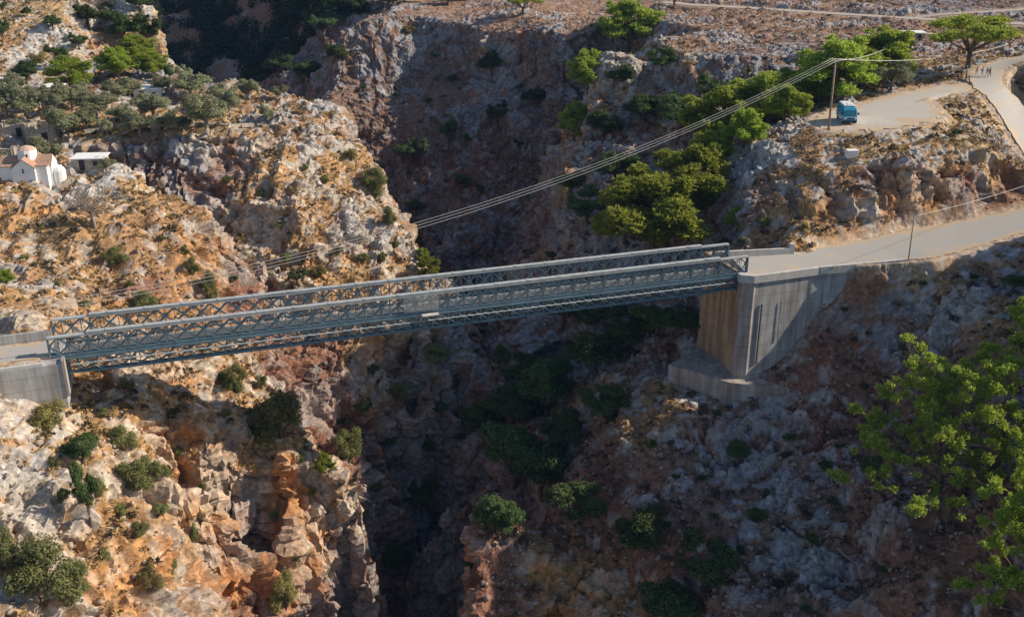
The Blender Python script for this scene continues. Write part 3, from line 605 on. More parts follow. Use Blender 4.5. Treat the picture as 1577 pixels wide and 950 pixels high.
def road_mat(name, c, dirt, scale=.5, thr=.56):
    m, n, l, b = new_mat(name)
    tc = n.new('ShaderNodeTexCoord'); a = n.new('ShaderNodeTexNoise'); a.inputs['Scale'].default_value = scale; a.inputs['Detail'].default_value = 8; l.new(tc.outputs['Object'], a.inputs['Vector'])
    g = n.new('ShaderNodeTexNoise'); g.inputs['Scale'].default_value = 9; g.inputs['Detail'].default_value = 4; l.new(tc.outputs['Object'], g.inputs['Vector'])
    ed = n.new('ShaderNodeAttribute'); ed.attribute_name = 'edge'
    ad = n.new('ShaderNodeMath'); ad.operation = 'MULTIPLY_ADD'; ad.inputs[1].default_value = .34; l.new(ed.outputs['Fac'], ad.inputs[0]); l.new(a.outputs['Fac'], ad.inputs[2])
    r = n.new('ShaderNodeValToRGB'); r.color_ramp.elements[0].position = thr; r.color_ramp.elements[0].color = (0,0,0,1); r.color_ramp.elements[1].position = thr + .17; l.new(ad.outputs[0], r.inputs[0])
    mx = n.new('ShaderNodeMix'); mx.data_type = 'RGBA'; mx.inputs[6].default_value = c + (1,); mx.inputs[7].default_value = dirt + (1,); l.new(r.outputs[0], mx.inputs[0])
    r2 = n.new('ShaderNodeValToRGB'); r2.color_ramp.elements[0].color = (.82,.82,.82,1); r2.color_ramp.elements[1].color = (1.15,1.15,1.15,1); l.new(g.outputs['Fac'], r2.inputs[0])
    m2 = n.new('ShaderNodeMix'); m2.data_type = 'RGBA'; m2.blend_type = 'MULTIPLY'; m2.inputs[0].default_value = 1; l.new(mx.outputs[2], m2.inputs[6]); l.new(r2.outputs[0], m2.inputs[7])
    l.new(m2.outputs[2], b.inputs['Base Color']); b.inputs['Roughness'].default_value = .93; b.inputs['Specular IOR Level'].default_value = .2
    return m
M = {}
M['steel'] = paint('galvanised_blue_steel', (.14, .215, .26), .5, .25, .22, 1.5)
M['steel_pale'] = paint('pale_steel', (.40, .42, .42), .6, .1, .2, 1.2)  # pale steel; on the top chords its lightness stands in for sunlight
M['deckplate'] = paint('worn_deck', (.10, .10, .105), .8, 0, .3, 2.5)
M['asphalt'] = road_mat('sun_bleached_asphalt', (.40, .38, .355), (.50, .39, .27))
M['gravel'] = road_mat('parking_gravel', (.50, .465, .41), (.54, .41, .28), .25, .56)
M['track'] = road_mat('pale_track', (.44, .40, .36), (.40, .30, .22))
M['conc'] = concrete('grey_concrete', (.46, .46, .45), (.24, .21, .20), .25)
M['conc_rust'] = concrete('rust_streaked_concrete', (.50, .37, .22), (.22, .14, .09), .6, (.9, .9, .07))
M['conc_mid'] = concrete('brown_streaked_concrete', (.44, .40, .37), (.24, .18, .15), .45, (1.2, 1.2, .1))
M['cap'] = paint('pale_coping', (.50, .48, .45), .9, 0, .15, 1.5)
M['white'] = paint('whitewash', (.78, .78, .76), .9, 0, .05, 1.0)
M['tile'] = paint('terracotta_tiles', (.40, .25, .18), .9, 0, .3, 4.0, bump=.05)
M['tile_pale'] = paint('faded_tiles', (.55, .38, .31), .9, 0, .3, 3.0)
M['stone'] = paint('rubble_stone', (.36, .31, .26), .95, 0, .35, 2.2, bump=.15)
M['wood'] = paint('weathered_wood', (.30, .22, .16), .9, 0, .25, 4)
M['dark'] = paint('dark_opening', (.03, .03, .035), .8)
M['wire'] = paint('aluminium_wire', (.55, .53, .50), .5, .2, .05)
M['rubber'] = paint('tyre_rubber', (.03, .03, .03), .9)
M['blue'] = paint('turquoise_paint', (.03, .30, .50), .3, 0, .1, 1, .5)
M['vwhite'] = paint('white_paint', (.75, .77, .78), .35, 0, .05, 1, .5)
M['glass'] = paint('sky_tinted_glass', (.03, .16, .22), .08, 0, .05, 1, .9)  # cyan of the reflected sky put into the glass colour
M['lamp'] = paint('headlamp', (.75, .75, .72), .2, 0, .05, 1, .6)
M['bark'] = paint('bark', (.14, .10, .075), .95, 0, .3, 5)
M['barkgrey'] = paint('grey_bark', (.30, .27, .24), .95, 0, .25, 5)
M['skin'] = paint('skin', (.50, .30, .21), .6)
M['hair'] = paint('dark_hair', (.05, .035, .03), .7)
for k, c in dict(red=(.42,.07,.06), navy=(.03,.05,.12), black=(.03,.03,.035), pale=(.6,.56,.5), tan=(.42,.28,.16), teal=(.08,.22,.25), brown=(.20,.11,.07), denim=(.10,.14,.22)).items(): M['cl_' + k] = paint('cloth_' + k, c, .9)
# ------------------------------------------------------------------ roads
def strip_mesh(name, Lp, Rp, mat, th=.10, nu=12, nv=8, lift=0.0, close=None):
    rows = []
    for i in range(len(Lp) - 1):
        for u in range(nu + (1 if i == len(Lp) - 2 else 0)):
            f = u / nu; a = Vector(Lp[i]).lerp(Vector(Lp[i+1]), f); b = Vector(Rp[i]).lerp(Vector(Rp[i+1]), f)
            j = .16 * math.sin(i * 3.1 + f * 7.7) + .1 * math.sin(i * 9.1 + f * 23)
            d = (b - a).normalized() * j
            rows.append([(a + d).lerp(b - d, v / nv) + Vector((0, 0, lift)) for v in range(nv + 1)])
    V = [p for r in rows for p in r]; E = [abs(v / nv * 2 - 1) ** 6 for r in rows for v in range(nv + 1)]
    n = nv + 1; Fc = [(i*n+k, i*n+k+1, (i+1)*n+k+1, (i+1)*n+k) for i in range(len(rows)-1) for k in range(nv)]
    k0 = len(V); V = V + [p - Vector((0, 0, th)) for p in V]; E = E + E
    Fb = [tuple(q + k0 for q in f)[::-1] for f in Fc]
    Fs = [(i*n, (i+1)*n, (i+1)*n+k0, i*n+k0) for i in range(len(rows)-1)] + [((i+1)*n+nv, i*n+nv, i*n+nv+k0, (i+1)*n+nv+k0) for i in range(len(rows)-1)]
    Fs += [(k+1, k, k+k0, k+1+k0) for k in range(nv)]; e = (len(rows)-1)*n; Fs += [(e+k, e+k+1, e+k+1+k0, e+k+k0) for k in range(nv)]
    me = bpy.data.meshes.new(name); me.from_pydata([tuple(p) for p in V], [], Fc + Fb + Fs); me.materials.append(mat)
    at = me.attributes.new('edge', 'FLOAT', 'POINT'); at.data.foreach_set('value', np.array(E, np.float32)); me.update()
    o = bpy.data.objects.new(name, me); COL.objects.link(o); o['kind'] = 'structure'
    bm = bmesh.new(); bm.from_mesh(me); bmesh.ops.recalc_face_normals(bm, faces=bm.faces[:]); bm.to_mesh(me); bm.free()
    return o
strip_mesh('road', RN, RF, M['asphalt'], .3, lift=0.02)
strip_mesh('upper_road', UL, UR, M['asphalt'], .25, lift=0.035, nu=20, nv=16)
strip_mesh('bridge_road', LRn, LRf, M['asphalt'], .25, lift=0.03)
def drape(Lp, lift):
    out = []
    for p in Lp:
        h = drop(p[0], p[1]); out.append((p[0], p[1], (h.z if h else p[2]) + lift))
    return out
def draped_track(name, line, w, lift=.12):
    dense = []
    for i in range(len(line) - 1): dense += bez(line[i], line[i+1], 10)[:-1]
    dense.append(line[-1]); L, Rr = widen(dense, w); strip_mesh(name, drape(L, lift), drape(Rr, lift), M['track'], .5, 2, 4)
draped_track('plateau_track', FAR1, 4.2); draped_track('plateau_side_track', FAR2, 2.8)
def park():
    c = (PC[0], PC[1]); rings = []
    poly = [Vector(p) for p in PARKW]; dense = []
    for i in range(len(poly)):
        a, b = poly[i], poly[(i+1) % len(poly)]
        for u in range(5):
            q = a.lerp(b, u / 5); w = 1 + .035 * math.sin(len(dense) * 1.9) + .02 * math.sin(len(dense) * 4.7); dense.append((c[0] + (q.x - c[0]) * w, c[1] + (q.y - c[1]) * w))
    V, E = [], []
    lv = [0, .25, .5, .7, .85, .94, 1.0]
    for g in lv[1:]:
        for q in dense: V.append((c[0] + (q[0]-c[0]) * g, c[1] + (q[1]-c[1]) * g)); E.append(max(0, (g - .6) / .4) ** 2)
    V.insert(0, c); E.insert(0, 0)
    z = tin_height(np.array(V)); Vn = [(V[i][0], V[i][1], float(z[i]) + .03) for i in range(len(V))]
    n = len(dense); Fc = [(0, 1 + k, 1 + (k+1) % n) for k in range(n)]
    for r in range(len(lv) - 2): Fc += [(1+r*n+k, 1+(r+1)*n+k, 1+(r+1)*n+(k+1) % n, 1+r*n+(k+1) % n) for k in range(n)]
    k0 = len(Vn); e = 1 + (len(lv)-2)*n; Vn += [(Vn[e+k][0], Vn[e+k][1], Vn[e+k][2] - .3) for k in range(n)]; E += [1] * n
    Fc += [(e+k, e+(k+1) % n, k0+(k+1) % n, k0+k) for k in range(n)]
    me = bpy.data.meshes.new('parking_area'); me.from_pydata(Vn, [], Fc); me.materials.append(M['gravel'])
    at = me.attributes.new('edge', 'FLOAT', 'POINT'); at.data.foreach_set('value', np.array(E, np.float32)); me.update()
    bm = bmesh.new(); bm.from_mesh(me); bmesh.ops.recalc_face_normals(bm, faces=bm.faces[:]); bm.to_mesh(me); bm.free()
    o = bpy.data.objects.new('parking_area', me); COL.objects.link(o); o['kind'] = 'structure'
park()
# ------------------------------------------------------------------ the bridge
PL, NP = 4.0, 21
ANG = math.atan2(D.y, D.x)
bridge = empty('bridge', S0, ANG)
tag(bridge, 'long blue-grey steel lattice girder bridge spanning the deep gorge', 'bridge')
def panel_mesh():
    m = MB()
    for y in (-.2, .2):
        for x in (.06, 1, 2, 3, 3.94): m.bar((x, y, .1), (x, y, 1.9), .09 if x in (.06, 2, 3.94) else .03, .06)
        for x0 in (0, 2):
            for a, b in (((0, 1), (1, 1.92)), ((1, 1.92), (2, 1)), ((2, 1), (1, .08)), ((1, .08), (0, 1))):
                m.bar((x0 + a[0], y, a[1]), (x0 + b[0], y, b[1]), .10, .09)
        m.box((2, y, 1), (.22, .05, .26)); m.box((.15, y, 1), (.25, .05, .3)); m.box((3.85, y, 1), (.25, .05, .3))
    for x in (.06, 2, 3.94): m.box((x, 0, 1.0), (.06, .4, .1)); m.box((x, 0, .35), (.05, .4, .06))
    return m.mesh('truss_panel', M['steel'])
PM = panel_mesh()
for yy in (0, 5.1):
    t = MB()
    L = PL * NP
    for y in (-.2, .2): # mid chords
        t.box((L/2, y, .0), (L, .17, .15)); (t.box((L/2, y, -.46), (L - 1.0, .17, .17)) if yy == 0 else None); (t.box((L/2, y, -.21), (L - .6, .09, .36)) if (yy == 0 and y < 0) else None)
    tr = t.build('truss', M['steel'], bridge); tr.location = (0, yy, 0)
    t = MB()
    for y in (-.2, .2): t.box((L/2, y, 2.12), (L, .2, .16))
    t.box((L/2, 0, 2.215), (L - 8, .62, .05)); t.box((L/2, 0, 2.36), (L - 8, .62, .12))
    for k in range(1, 20): t.box((k*4 + 2, 0, 2.43), (.3, .66, .05))
    t.box((2, 0, 2.215), (4, .5, .03)); t.box((L-2, 0, 2.215), (4, .5, .03))
    c = t.build('top_chord', M['steel_pale'], tr)  # lighter than the truss, the sunlit top put into the colour
    t = MB()
    for y in (-.2, .2): t.box((L/2 - .2, y, -2.12), (L - 2.4, .2, .18))
    t.box((L/2 - .2, 0, -2.27), (L - 9, .5, .12))
    t.build('bottom_chord', M['steel'], tr)
    for row, z in ((0, .05), (1, -2.14)):
        for k in range(NP):
            if row and k in (0, NP - 1):
                pass
            o = bpy.data.objects.new('truss_panel', PM); COL.objects.link(o); o.parent = tr; o.location = (k * PL, 0, z); o.scale = (1, 1, .82 if row and yy == 0 else 1.0)
            if row and k in (0, NP-1): o.scale = (.7, 1, .82 if yy == 0 else 1.0); o.location.x = 1.2 if k == 0 else k * PL
    e = MB(); e.box((.0, 0, 1.1), (.12, .5, 2.1)); e.build('end_post', M['steel'], tr)
    e = MB(); e.box((L, 0, 1.1), (.12, .5, 2.1)); e.build('end_post', M['steel'], tr)
DZ = -1.0
dk = MB(); dk.box((42, 2.55, DZ), (78.0, 3.5, .10))
for k in range(51): dk.box((4.2 + k * 1.5, 2.55, DZ + .06), (.07, 3.5, .03))
for xa, xb in ((3.0, -.2), (81.0, 84.3)): dk.bar((xa, 2.55, DZ), (xb, 2.55, -.06), 3.5, .1, up=Vector((0, 0, 1)))
deck = dk.build('deck', M['deckplate'], bridge)
for y in (.85, 4.25):
    k_ = MB(); k_.box((42, y, DZ + .15), (79, .12, .2)); k_.build('kerb', M['steel_pale'], deck)
for k in range(43):
    x = .6 + k * 1.97
    t = MB(); t.box((x, 2.55, DZ - .25), (.14, 6.2, .3)); t.box((x, -.62, DZ - .12), (.3, .2, .16)); t.box((x, 5.72, DZ - .12), (.3, .2, .16)); t.build('cross_beam', M['steel'], bridge)
for y in (-.62, 5.72):
    t = MB(); t.box((42, y, DZ - .04), (80, .22, .05))
    for k in range(80): t.box((2.5 + k, y, DZ + .01), (.5, .26, .04))
    t.build('side_ledge', M['steel_pale'], bridge)
for k in range(10):
    t = MB(); x0 = 2 + k * 8.0; t.bar((x0, 0, -2.1), (x0 + 8, 5.1, -2.1), .09); t.bar((x0 + 8, 0, -2.1), (x0, 5.1, -2.1), .09); t.build('wind_brace', M['steel'], bridge)
pf = MB(); pf.box((41.6, -.95, -.18), (2.0, .7, .1)); pf.bar((40.4, -1.5, -.2), (40.4, -.3, -1.0), .07); pf.bar((42.8, -1.5, -.2), (42.8, -.3, -1.0), .07)
pfo = pf.build('jump_platform', M['cap'], bridge)
ms = MB()
for z in np.arange(.2, 2.05, .12): ms.bar((38.6, -.42, z), (42.8, -.42, z), .025)
for x in np.arange(38.6, 42.9, .15): ms.bar((x, -.42, .2), (x, -.42, 2.05), .022)
ms.build('safety_mesh', M['steel_pale'], bridge)
# ------------------------------------------------------------------ bridgeheads
def wall_strip(name, pts, w, h0, h1, mat, parent=None, loc=None):
    m = MB()
    for i in range(len(pts) - 1):
        a, b = Vector(pts[i]), Vector(pts[i+1]); t = (b - a); t.z = 0; t.normalize(); s_ = Vector((-t.y, t.x, 0)) * w / 2
        v = [a - s_, a + s_, b + s_, b - s_]
        m.add([p + Vector((0, 0, h0)) for p in v] + [p + Vector((0, 0, h1)) for p in v], [(3,2,1,0),(4,5,6,7),(0,1,5,4),(1,2,6,5),(2,3,7,6),(3,0,4,7)])
    return m.build(name, mat, parent)
ab = empty('abutment', (0, 0, 0)); tag(ab, 'tall stained concrete abutment and wing wall carrying the road end of the bridge', 'abutment')
c0 = B(82.9, -1.1); c1 = B(82.7, 9.2)                      # corners of the face towards the gorge
e1 = Vector(P(1163, 427, z=-.15)); e2 = Vector(P(1262, 414, z=-.15)); e3 = Vector(P(1330, 408, z=-.05)); e4 = Vector(P(1400, 402, z=.45))
back = [B(96, 6.2), B(88, 8.4)]
wm = MB(); wm.prism([(p.x, p.y) for p in (e1 + Vector((.02,.02,0)), e2, e3, e4, Vector(RN[6]) , e3 + Vector((0,4,0)), e1 + Vector((3, 4, 0)))], -18, -.2); wm.build('wing_wall', M['conc'], ab, bevel=.03)
fm = MB(); fm.prism([(p.x, p.y) for p in (c0 + D*.4 + N*.9, e1 + Vector((.3, .45, 0)), e1 + Vector((6, 5, 0)), back[0], back[1], c1)], -16.5, -.22); fm.build('gorge_face', M['conc_rust'], ab, bevel=.03)
pm = MB(); pm.prism([(p.x, p.y) for p in (c0 - D*.1, e1 - Vector((.05,.12,0)), e1 + Vector((.75, .5, 0)), c0 + D * 1.2 + N * 1.0, c0 + N * 1.0 - D * .1)], -17, -.18); pm.build('corner_pier', M['conc_mid'], ab, bevel=.03)
cp = MB(); cp.prism([(p.x, p.y) for p in (c0 - D*.35 - N*.1 , e1 - Vector((.15,.32,0)), e2 - Vector((0,.22,0)), e2 + Vector((0,.3,0)), e1 + Vector((.4,.35,0)), c0 + D*.3 + N*.8, c0 - D*.35 + N*.8)], -.95, .12); cp.build('coping', M['cap'], ab, bevel=.03)
wall_strip('coping', [e2, e3, e4], .5, -.75, .3, M['cap'], ab)
seat = MB(); seat.prism([(p.x, p.y) for p in (c0 - D*.2 + N*.9, c0 + D*3 + N*.9, c1 + D*3, c1 - D*.2)], -2.9, -2.5); seat.build('bearing_shelf', M['conc_mid'], ab)
q0 = Vector((21.4, 128.3, 0)); q1 = Vector((28.9, 123.6, 0)); q2 = Vector((36.5, 122.0, 0))
ft = MB(); ft.prism([(p.x, p.y) for p in (q0, q1, q2, q2 + Vector((.5, 3, 0)), Vector((27, 134, 0)))], -20, [-14.2, -14.6, -14.9, -14.9, -14.2]); ft.build('footing', M['conc_mid'], ab, bevel=.05)
for px, y0, y1 in ((1177, 471, 562), (1207, 463, 540)):
    f = (px - 1163) / (1262 - 1163); p = e1.lerp(e2, f); m = MB(); m.tube([p + Vector((0, -.12, -3.9)), p + Vector((0, -.12, -12.5 if px < 1200 else -9.5))], .09 if px < 1200 else .04, 8); m.build('drain_line', M['dark'], ab)  # dark tubes drawing the two dark drain lines down the wing wall
par = empty('parapet_wall', (0, 0, 0)); tag(par, 'low white concrete parapet beside the road at the tall abutment', 'parapet')
wall_strip('wall', [B(82.2, 5.9), Vector(P(1216, 392, z=-.1))], .35, -.4, .95, M['cap'], par)
pe = Vector(P(1219, 391, z=0)); m = MB(); m.box((pe.x, pe.y + .3, .55), (.7, .8, 1.7), taper=.9); m.build('end_pillar', M['cap'], par, bevel=.04)
la = empty('abutment', (0, 0, 0)); tag(la, 'low grey concrete abutment where the bridge lands on the church side', 'abutment')
k0_ = Vector((-48.0, 99.35, 0)); bx = lambda s, n: B(s, n)
m = MB(); m.prism([(p.x, p.y) for p in (bx(1.2, -1.75), bx(-40, -3.2), bx(-40, 5.2), bx(1.2, 5.4))], -5.5, -.25); m.build('wall', M['conc'], la, bevel=.03)
wall_strip('coping', [bx(-.6, -1.55) + Vector((0,0,0)), bx(-12, -1.95), bx(-25, -2.6), bx(-40, -3.0)], .5, -.9, .04, M['cap'], la)
m = MB(); m.box((0, 0, -2.0), (.3, 1.3, 4.2), Matrix.Translation(bx(1.35, -1.2)) @ Matrix.Rotation(ANG, 4, 'Z')); m.build('end_wall', M['conc_mid'], la)
wall_strip('parapet', [bx(-.2, 5.0), bx(-12, 4.9), bx(-25, 5.1), bx(-40, 4.9)], .3, -.6, 1.0, M['conc'], la)
wall_strip('inner_kerb', [bx(-1.4, .9), bx(-12, .8), bx(-25, .4), bx(-40, -.4)], .2, -.2, .16, M['conc'], la)
# ------------------------------------------------------------------ poles and wires
def pole(base, top, r0, r1, label, cross, name='utility_pole'):
    o = empty(name, base); tag(o, label, 'pole'); t = Vector(top) - Vector(base)
    m = MB(); m.tube([(0,0,-1.2), tuple(t)], [r0, r1], 10); m.build('shaft', M['wood'], o, True)
    if cross:
        a = Vector((1, .2, 0)).cross(Vector((0, 0, 1))).normalized()
        m = MB(); m.bar(t - a * 1.0 - Vector((0,0,.3)), t + a * 1.0 - Vector((0,0,.3)), .12); m.build('crossarm', M['wood'], o)
        for s_ in (-.9, 0, .9):
            m = MB(); m.lathe([(.03, -.25), (.06, -.1), (.035, -.03), (.06, .02), (.02, .1)], 8, tuple(t + a * s_)); m.build('insulator', M['lamp'], o)
    return o
def wire(name, a, b, sag, label, r=.034, n=28):
    a = Vector(a); b = Vector(b); m = MB()
    m.tube([a.lerp(b, i/n) - Vector((0, 0, 4 * sag * (i/n) * (1 - i/n))) for i in range(n + 1)], r, 5)
    o = m.build(name, M['wire'], smooth_=True); tag(o, label, 'wire'); return o
pb = hit(1276, 201)[0]; pt = Vector(P(1287, 92, Y=pb.y + .4))
pole(pb, pt, .19, .13, 'tall wooden utility pole with a crossarm beside the parked camper van', True)
ax = Vector((1, .2, 0)).cross(Vector((0, 0, 1))).normalized()
far_end = Vector((-68, 101, 3.0))
nm = ['uppermost', 'middle', 'lowest']
for i, s_ in enumerate((-.9, 0, .9)):
    wire('power_line', pt + ax * s_ + Vector((0,0,.1)), far_end + ax * s_ * 1.6 + Vector((0, 0, .0)), 6.5, '%s of the three power lines slung across the gorge above the bridge' % nm[2 - i], .028, 60)
p2 = hit(1403, 76)[0]; pt2 = Vector(P(1405, 52, Y=p2.y))
pole(p2, pt2, .16, .11, 'distant thin utility pole on the reddish plateau behind the round tree', False)
wire('power_line', pt + ax * .9, pt2 + Vector((0, 0, .2)), 1.2, 'upper overhead wire running from the tall pole to the distant plateau pole', .05)
p4 = Vector(P(1640, 28, Y=250)); p5 = Vector(P(1640, 36, Y=240))
wire('power_line', pt2 + Vector((0, 0, .2)), p4, 1.5, 'overhead wire running on from the distant plateau pole over the umbrella pine', .055)
wire('power_line', pt - ax * .9, p5, 3.0, 'lower overhead wire passing in front of the umbrella pine', .05)
rb = hit(1399, 402)[0]; rb = Vector(P(1399, 402, z=.5)); rt = Vector(P(1408, 333, Y=rb.y))
pole(rb, rt, .09, .07, 'slim dark leaning pole at the road edge above the wing wall', False)
wire('telephone_wire', rt, Vector(P(1700, 240, Y=172)), .8, 'thin telephone wire rising from the slim roadside pole across the red bank', .03)
# ------------------------------------------------------------------ church and village buildings
def gable(m, x0, x1, y0, y1, z0, ze, zr, axis, mi=0):
    if axis == 'x':
        ym = (y0+y1)/2; v = [(x0,y0,z0),(x1,y0,z0),(x1,y1,z0),(x0,y1,z0),(x0,y0,ze),(x1,y0,ze),(x1,y1,ze),(x0,y1,ze),(x0,ym,zr),(x1,ym,zr)]
        f = [(3,2,1,0),(0,1,5,4),(2,3,7,6),(1,2,6,9,5),(3,0,4,8,7),(4,5,9,8),(6,7,8,9)]
    else:
        xm = (x0+x1)/2; v = [(x0,y0,z0),(x1,y0,z0),(x1,y1,z0),(x0,y1,z0),(x0,y0,ze),(x1,y0,ze),(x1,y1,ze),(x0,y1,ze),(xm,y0,zr),(xm,y1,zr)]
        f = [(3,2,1,0),(0,1,5,8,4),(1,2,6,5),(2,3,7,9,6),(3,0,4,7),(5,6,9,8),(7,4,8,9)]
    return m.add(v, f, mi)
def gable_roof(m, x0, x1, y0, y1, ze, zr, axis, ov=.12, th=.12):
    if axis == 'x':
        ym = (y0+y1)/2
        for ys, yo in ((y0, -1), (y1, 1)):
            a = (x0-ov*.2, ys + yo*ov, ze + th*.2); b = (x1+ov*.2, ys + yo*ov, ze + th*.2); c = (x1+ov*.2, ym, zr + th); d = (x0-ov*.2, ym, zr + th)
            v = [a, b, c, d] + [(p[0], p[1], p[2] - th) for p in (a, b, c, d)]
            m.add(v, [(0,1,2,3),(7,6,5,4),(0,4,5,1),(1,5,6,2),(2,6,7,3),(3,7,4,0)])
    else:
        xm = (x0+x1)/2
        for xs, xo in ((x0, -1), (x1, 1)):
            a = (xs + xo*ov, y0-ov*.2, ze + th*.2); b = (xs + xo*ov, y1+ov*.2, ze + th*.2); c = (xm, y1+ov*.2, zr + th); d = (xm, y0-ov*.2, zr + th)
            v = [a, b, c, d] + [(p[0], p[1], p[2] - th) for p in (a, b, c, d)]
            m.add(v, [(0,1,2,3),(7,6,5,4),(0,4,5,1),(1,5,6,2),(2,6,7,3),(3,7,4,0)])
    return m
cb = Vector(P(28, 284, z=5.0)); 
ch = empty('church', (cb.x, cb.y + 3.2, 4.6), R(8)); ch.scale = (.88,) * 3; tag(ch, 'small whitewashed domed church with terracotta roofs on the cliff edge', 'church')
m = MB(); m.box((.6, 0, 1.0), (7.6, 6.4, 4.6))
gable(m, -1.2, 2.6, -3.75, 3.75, -1.3, 3.1, 4.6, 'y'); gable(m, -3.6, 4.8, -1.7, 1.7, -1.3, 3.1, 4.5, 'x')
gable(m, -9.5, -3.2, -3.1, 2.9, -1.3, 2.3, 3.7, 'x'); m.box((5.1, 0, .6), (1.2, 2.4, 3.6)); m.lathe([(1.15, -1.2), (1.15, 1.9), (.9, 2.4), (.3, 2.7)], 14, (5.5, -.6, 0)); 
m.build('wall', M['white'], ch, bevel=.04)
m = MB(); gable_roof(m, -1.2, 2.6, -3.75, 3.75, 3.14, 4.64, 'y'); gable_roof(m, -3.6, 4.8, -1.7, 1.7, 3.14, 4.54, 'x', ov=.1)
gable_roof(m, -9.5, -3.4, -3.1, 2.9, 2.34, 3.74, 'x')
for cx_, cy__ in ((-2.1, -2.5), (3.6, -2.5), (-2.1, 2.5), (3.6, 2.5)): m.box((cx_, cy__, 3.38), (2.1, 1.5, .14))
m.build('roof', M['tile'], ch)
m = MB(); m.lathe([(1.6, 3.2), (1.6, 5.4), (1.5, 5.6)], 12, (.7, 0, 0)); dr = m.build('drum', M['white'], ch, bevel=.03)
m = MB(); m.lathe([(1.58, 5.6), (1.0, 6.0), (.15, 6.25)], 12, (.7, 0, 0)); m.build('drum_roof', M['tile_pale'], dr)
for k in range(4):
    a = -math.pi/2 + k * math.pi/2 + .2; m = MB(); m.box((0, 0, 4.6), (.06, .28, .9), Matrix.Translation((.7, 0, 0)) @ Matrix.Rotation(a, 4, 'Z') @ Matrix.Translation((1.59, 0, 0))); m.build('window', M['dark'], dr)
m = MB(); m.box((.7, -3.78, 2.7), (.22, .08, .8)); m.build('window', M['dark'], ch)
m = MB(); m.box((1.9, -3.78, .1), (.9, .1, 1.9)); m.build('door', M['dark'], ch)
def hut(name, px, py, z, w, d, h, rz, label, cat, wallm, roofm, gab=False, ruined=False):
    p = Vector(P(px, py, z=z)); g = drop(p.x, p.y + d * .5); zz = (g.z if g else z)
    o = empty(name, (p.x, p.y + d/2, zz - .2), rz); tag(o, label, cat)
    if ruined:
        m = MB(); t = .55
        rnd = random.Random(px)
        for (x0, y0, x1, y1) in ((-w/2, -d/2, w/2, -d/2), (w/2, -d/2, w/2, d/2), (w/2, d/2, -w/2, d/2), (-w/2, d/2, -w/2, -d/2)):
            n = 7; a = Vector((x0, y0, 0)); b = Vector((x1, y1, 0)); tt = (b - a).normalized(); nn = Vector((-tt.y, tt.x, 0))
            for i in range(n):
                hh = h * rnd.uniform(.72, 1.0); q = a.lerp(b, (i + .5) / n); L_ = (b - a).length / n + .002
                m.box((0, 0, hh / 2 - .6), (L_, t + rnd.uniform(-.03, .03), hh + 1.2), Matrix.Translation(q) @ Matrix.Rotation(math.atan2(tt.y, tt.x), 4, 'Z'))
        m.build('wall', wallm, o)
        m = MB(); m.box((w*.15, -d/2 - .3, h * .35), (.9, .1, 1.5)); m.build('doorway', M['dark'], o)
    else:
        m = MB()
        if gab: gable(m, -w/2, w/2, -d/2, d/2, -1, h, h + w * .22, 'y')
        else: m.box((0, 0, h/2 - .5), (w, d, h + 1))
        m.build('wall', wallm, o, bevel=.03)
        m = MB()
        if gab: gable_roof(m, -w/2, w/2, -d/2, d/2, h + .03, h + w * .22 + .03, 'y', .25)
        else: m.box((0, 0, h + .1), (w + .5, d + .5, .16))
        m.build('roof', roofm, o)
        m = MB(); m.box((-w*.2, -d/2 - .02, h*.42), (.8, .08, 1.7)); m.build('door', M['dark'], o)
        m = MB(); m.box((w*.25, -d/2 - .02, h*.55), (.7, .08, .7)); m.build('window', M['dark'], o)
    return o
hut('shed', 136, 268, 4.7, 4.6, 3.4, 1.5, R(5), 'low shed with a pale flat roof beside the white church', 'shed', M['stone'], M['white'])
hut('ruined_house', 58, 216, 6.6, 4.4, 6, 3.2, R(12), 'roofless grey stone house standing behind the church dome', 'ruin', M['stone'], M['stone'], ruined=True)
hut('ruined_house', 22, 212, 6.6, 5, 5, 2.2, R(6), 'low crumbled stone house with gaping walls beneath the olives', 'ruin', M['stone'], M['stone'], ruined=True)
hut('ruined_house', 2, 236, 5.8, 3, 4, 2.4, R(6), 'broken ochre stone wall at the picture edge above the church nave', 'ruin', M['stone'], M['stone'], ruined=True)
hut('stone_hut', 78, 157, 8.6, 3.0, 3.6, 2.2, R(-6), 'small hut with a white roof standing among the olive trees', 'hut', M['stone'], M['white'])
hut('white_house', 226, 147, 8.6, 5.2, 4.2, 1.9, R(4), 'bright flat-roofed white building half hidden behind olive trees', 'house', M['white'], M['white'])
hut('shed', 1408, 50, 16.8, 5, 3, 1.4, R(2), 'small distant shed with a white roof on the reddish plateau', 'shed', M['stone'], M['white'])
def low_wall(px, z, label, h=.9):
    pts = []
    for a, b in px:
        q = hit(a, b)[0]; pts.append(q)
    m = MB(); rnd = random.Random(len(px))
    for i in range(len(pts) - 1):
        n = max(2, int((pts[i+1] - pts[i]).length / .8))
        for k in range(n):
            a = pts[i].lerp(pts[i+1], k / n); b = pts[i].lerp(pts[i+1], (k + 1) / n); m.bar(a + Vector((0,0,.15)), b + Vector((0,0,.15)), .5 + rnd.uniform(-.06,.06), h * rnd.uniform(.85, 1.15))
    o = m.build('stone_wall', M['stone']); tag(o, label, 'wall')
low_wall([(88, 290), (110, 281), (132, 273)], 4, 'low dry-stone wall running from the church to the flat-roofed shed')
low_wall([(255, 196), (300, 192), (345, 196), (390, 194)], 7, 'long low terrace wall under the olive trees near the cliff brow', .7)
low_wall([(130, 205), (180, 196), (240, 190)], 7, 'short terrace wall behind the church beside the roofless house', .7)
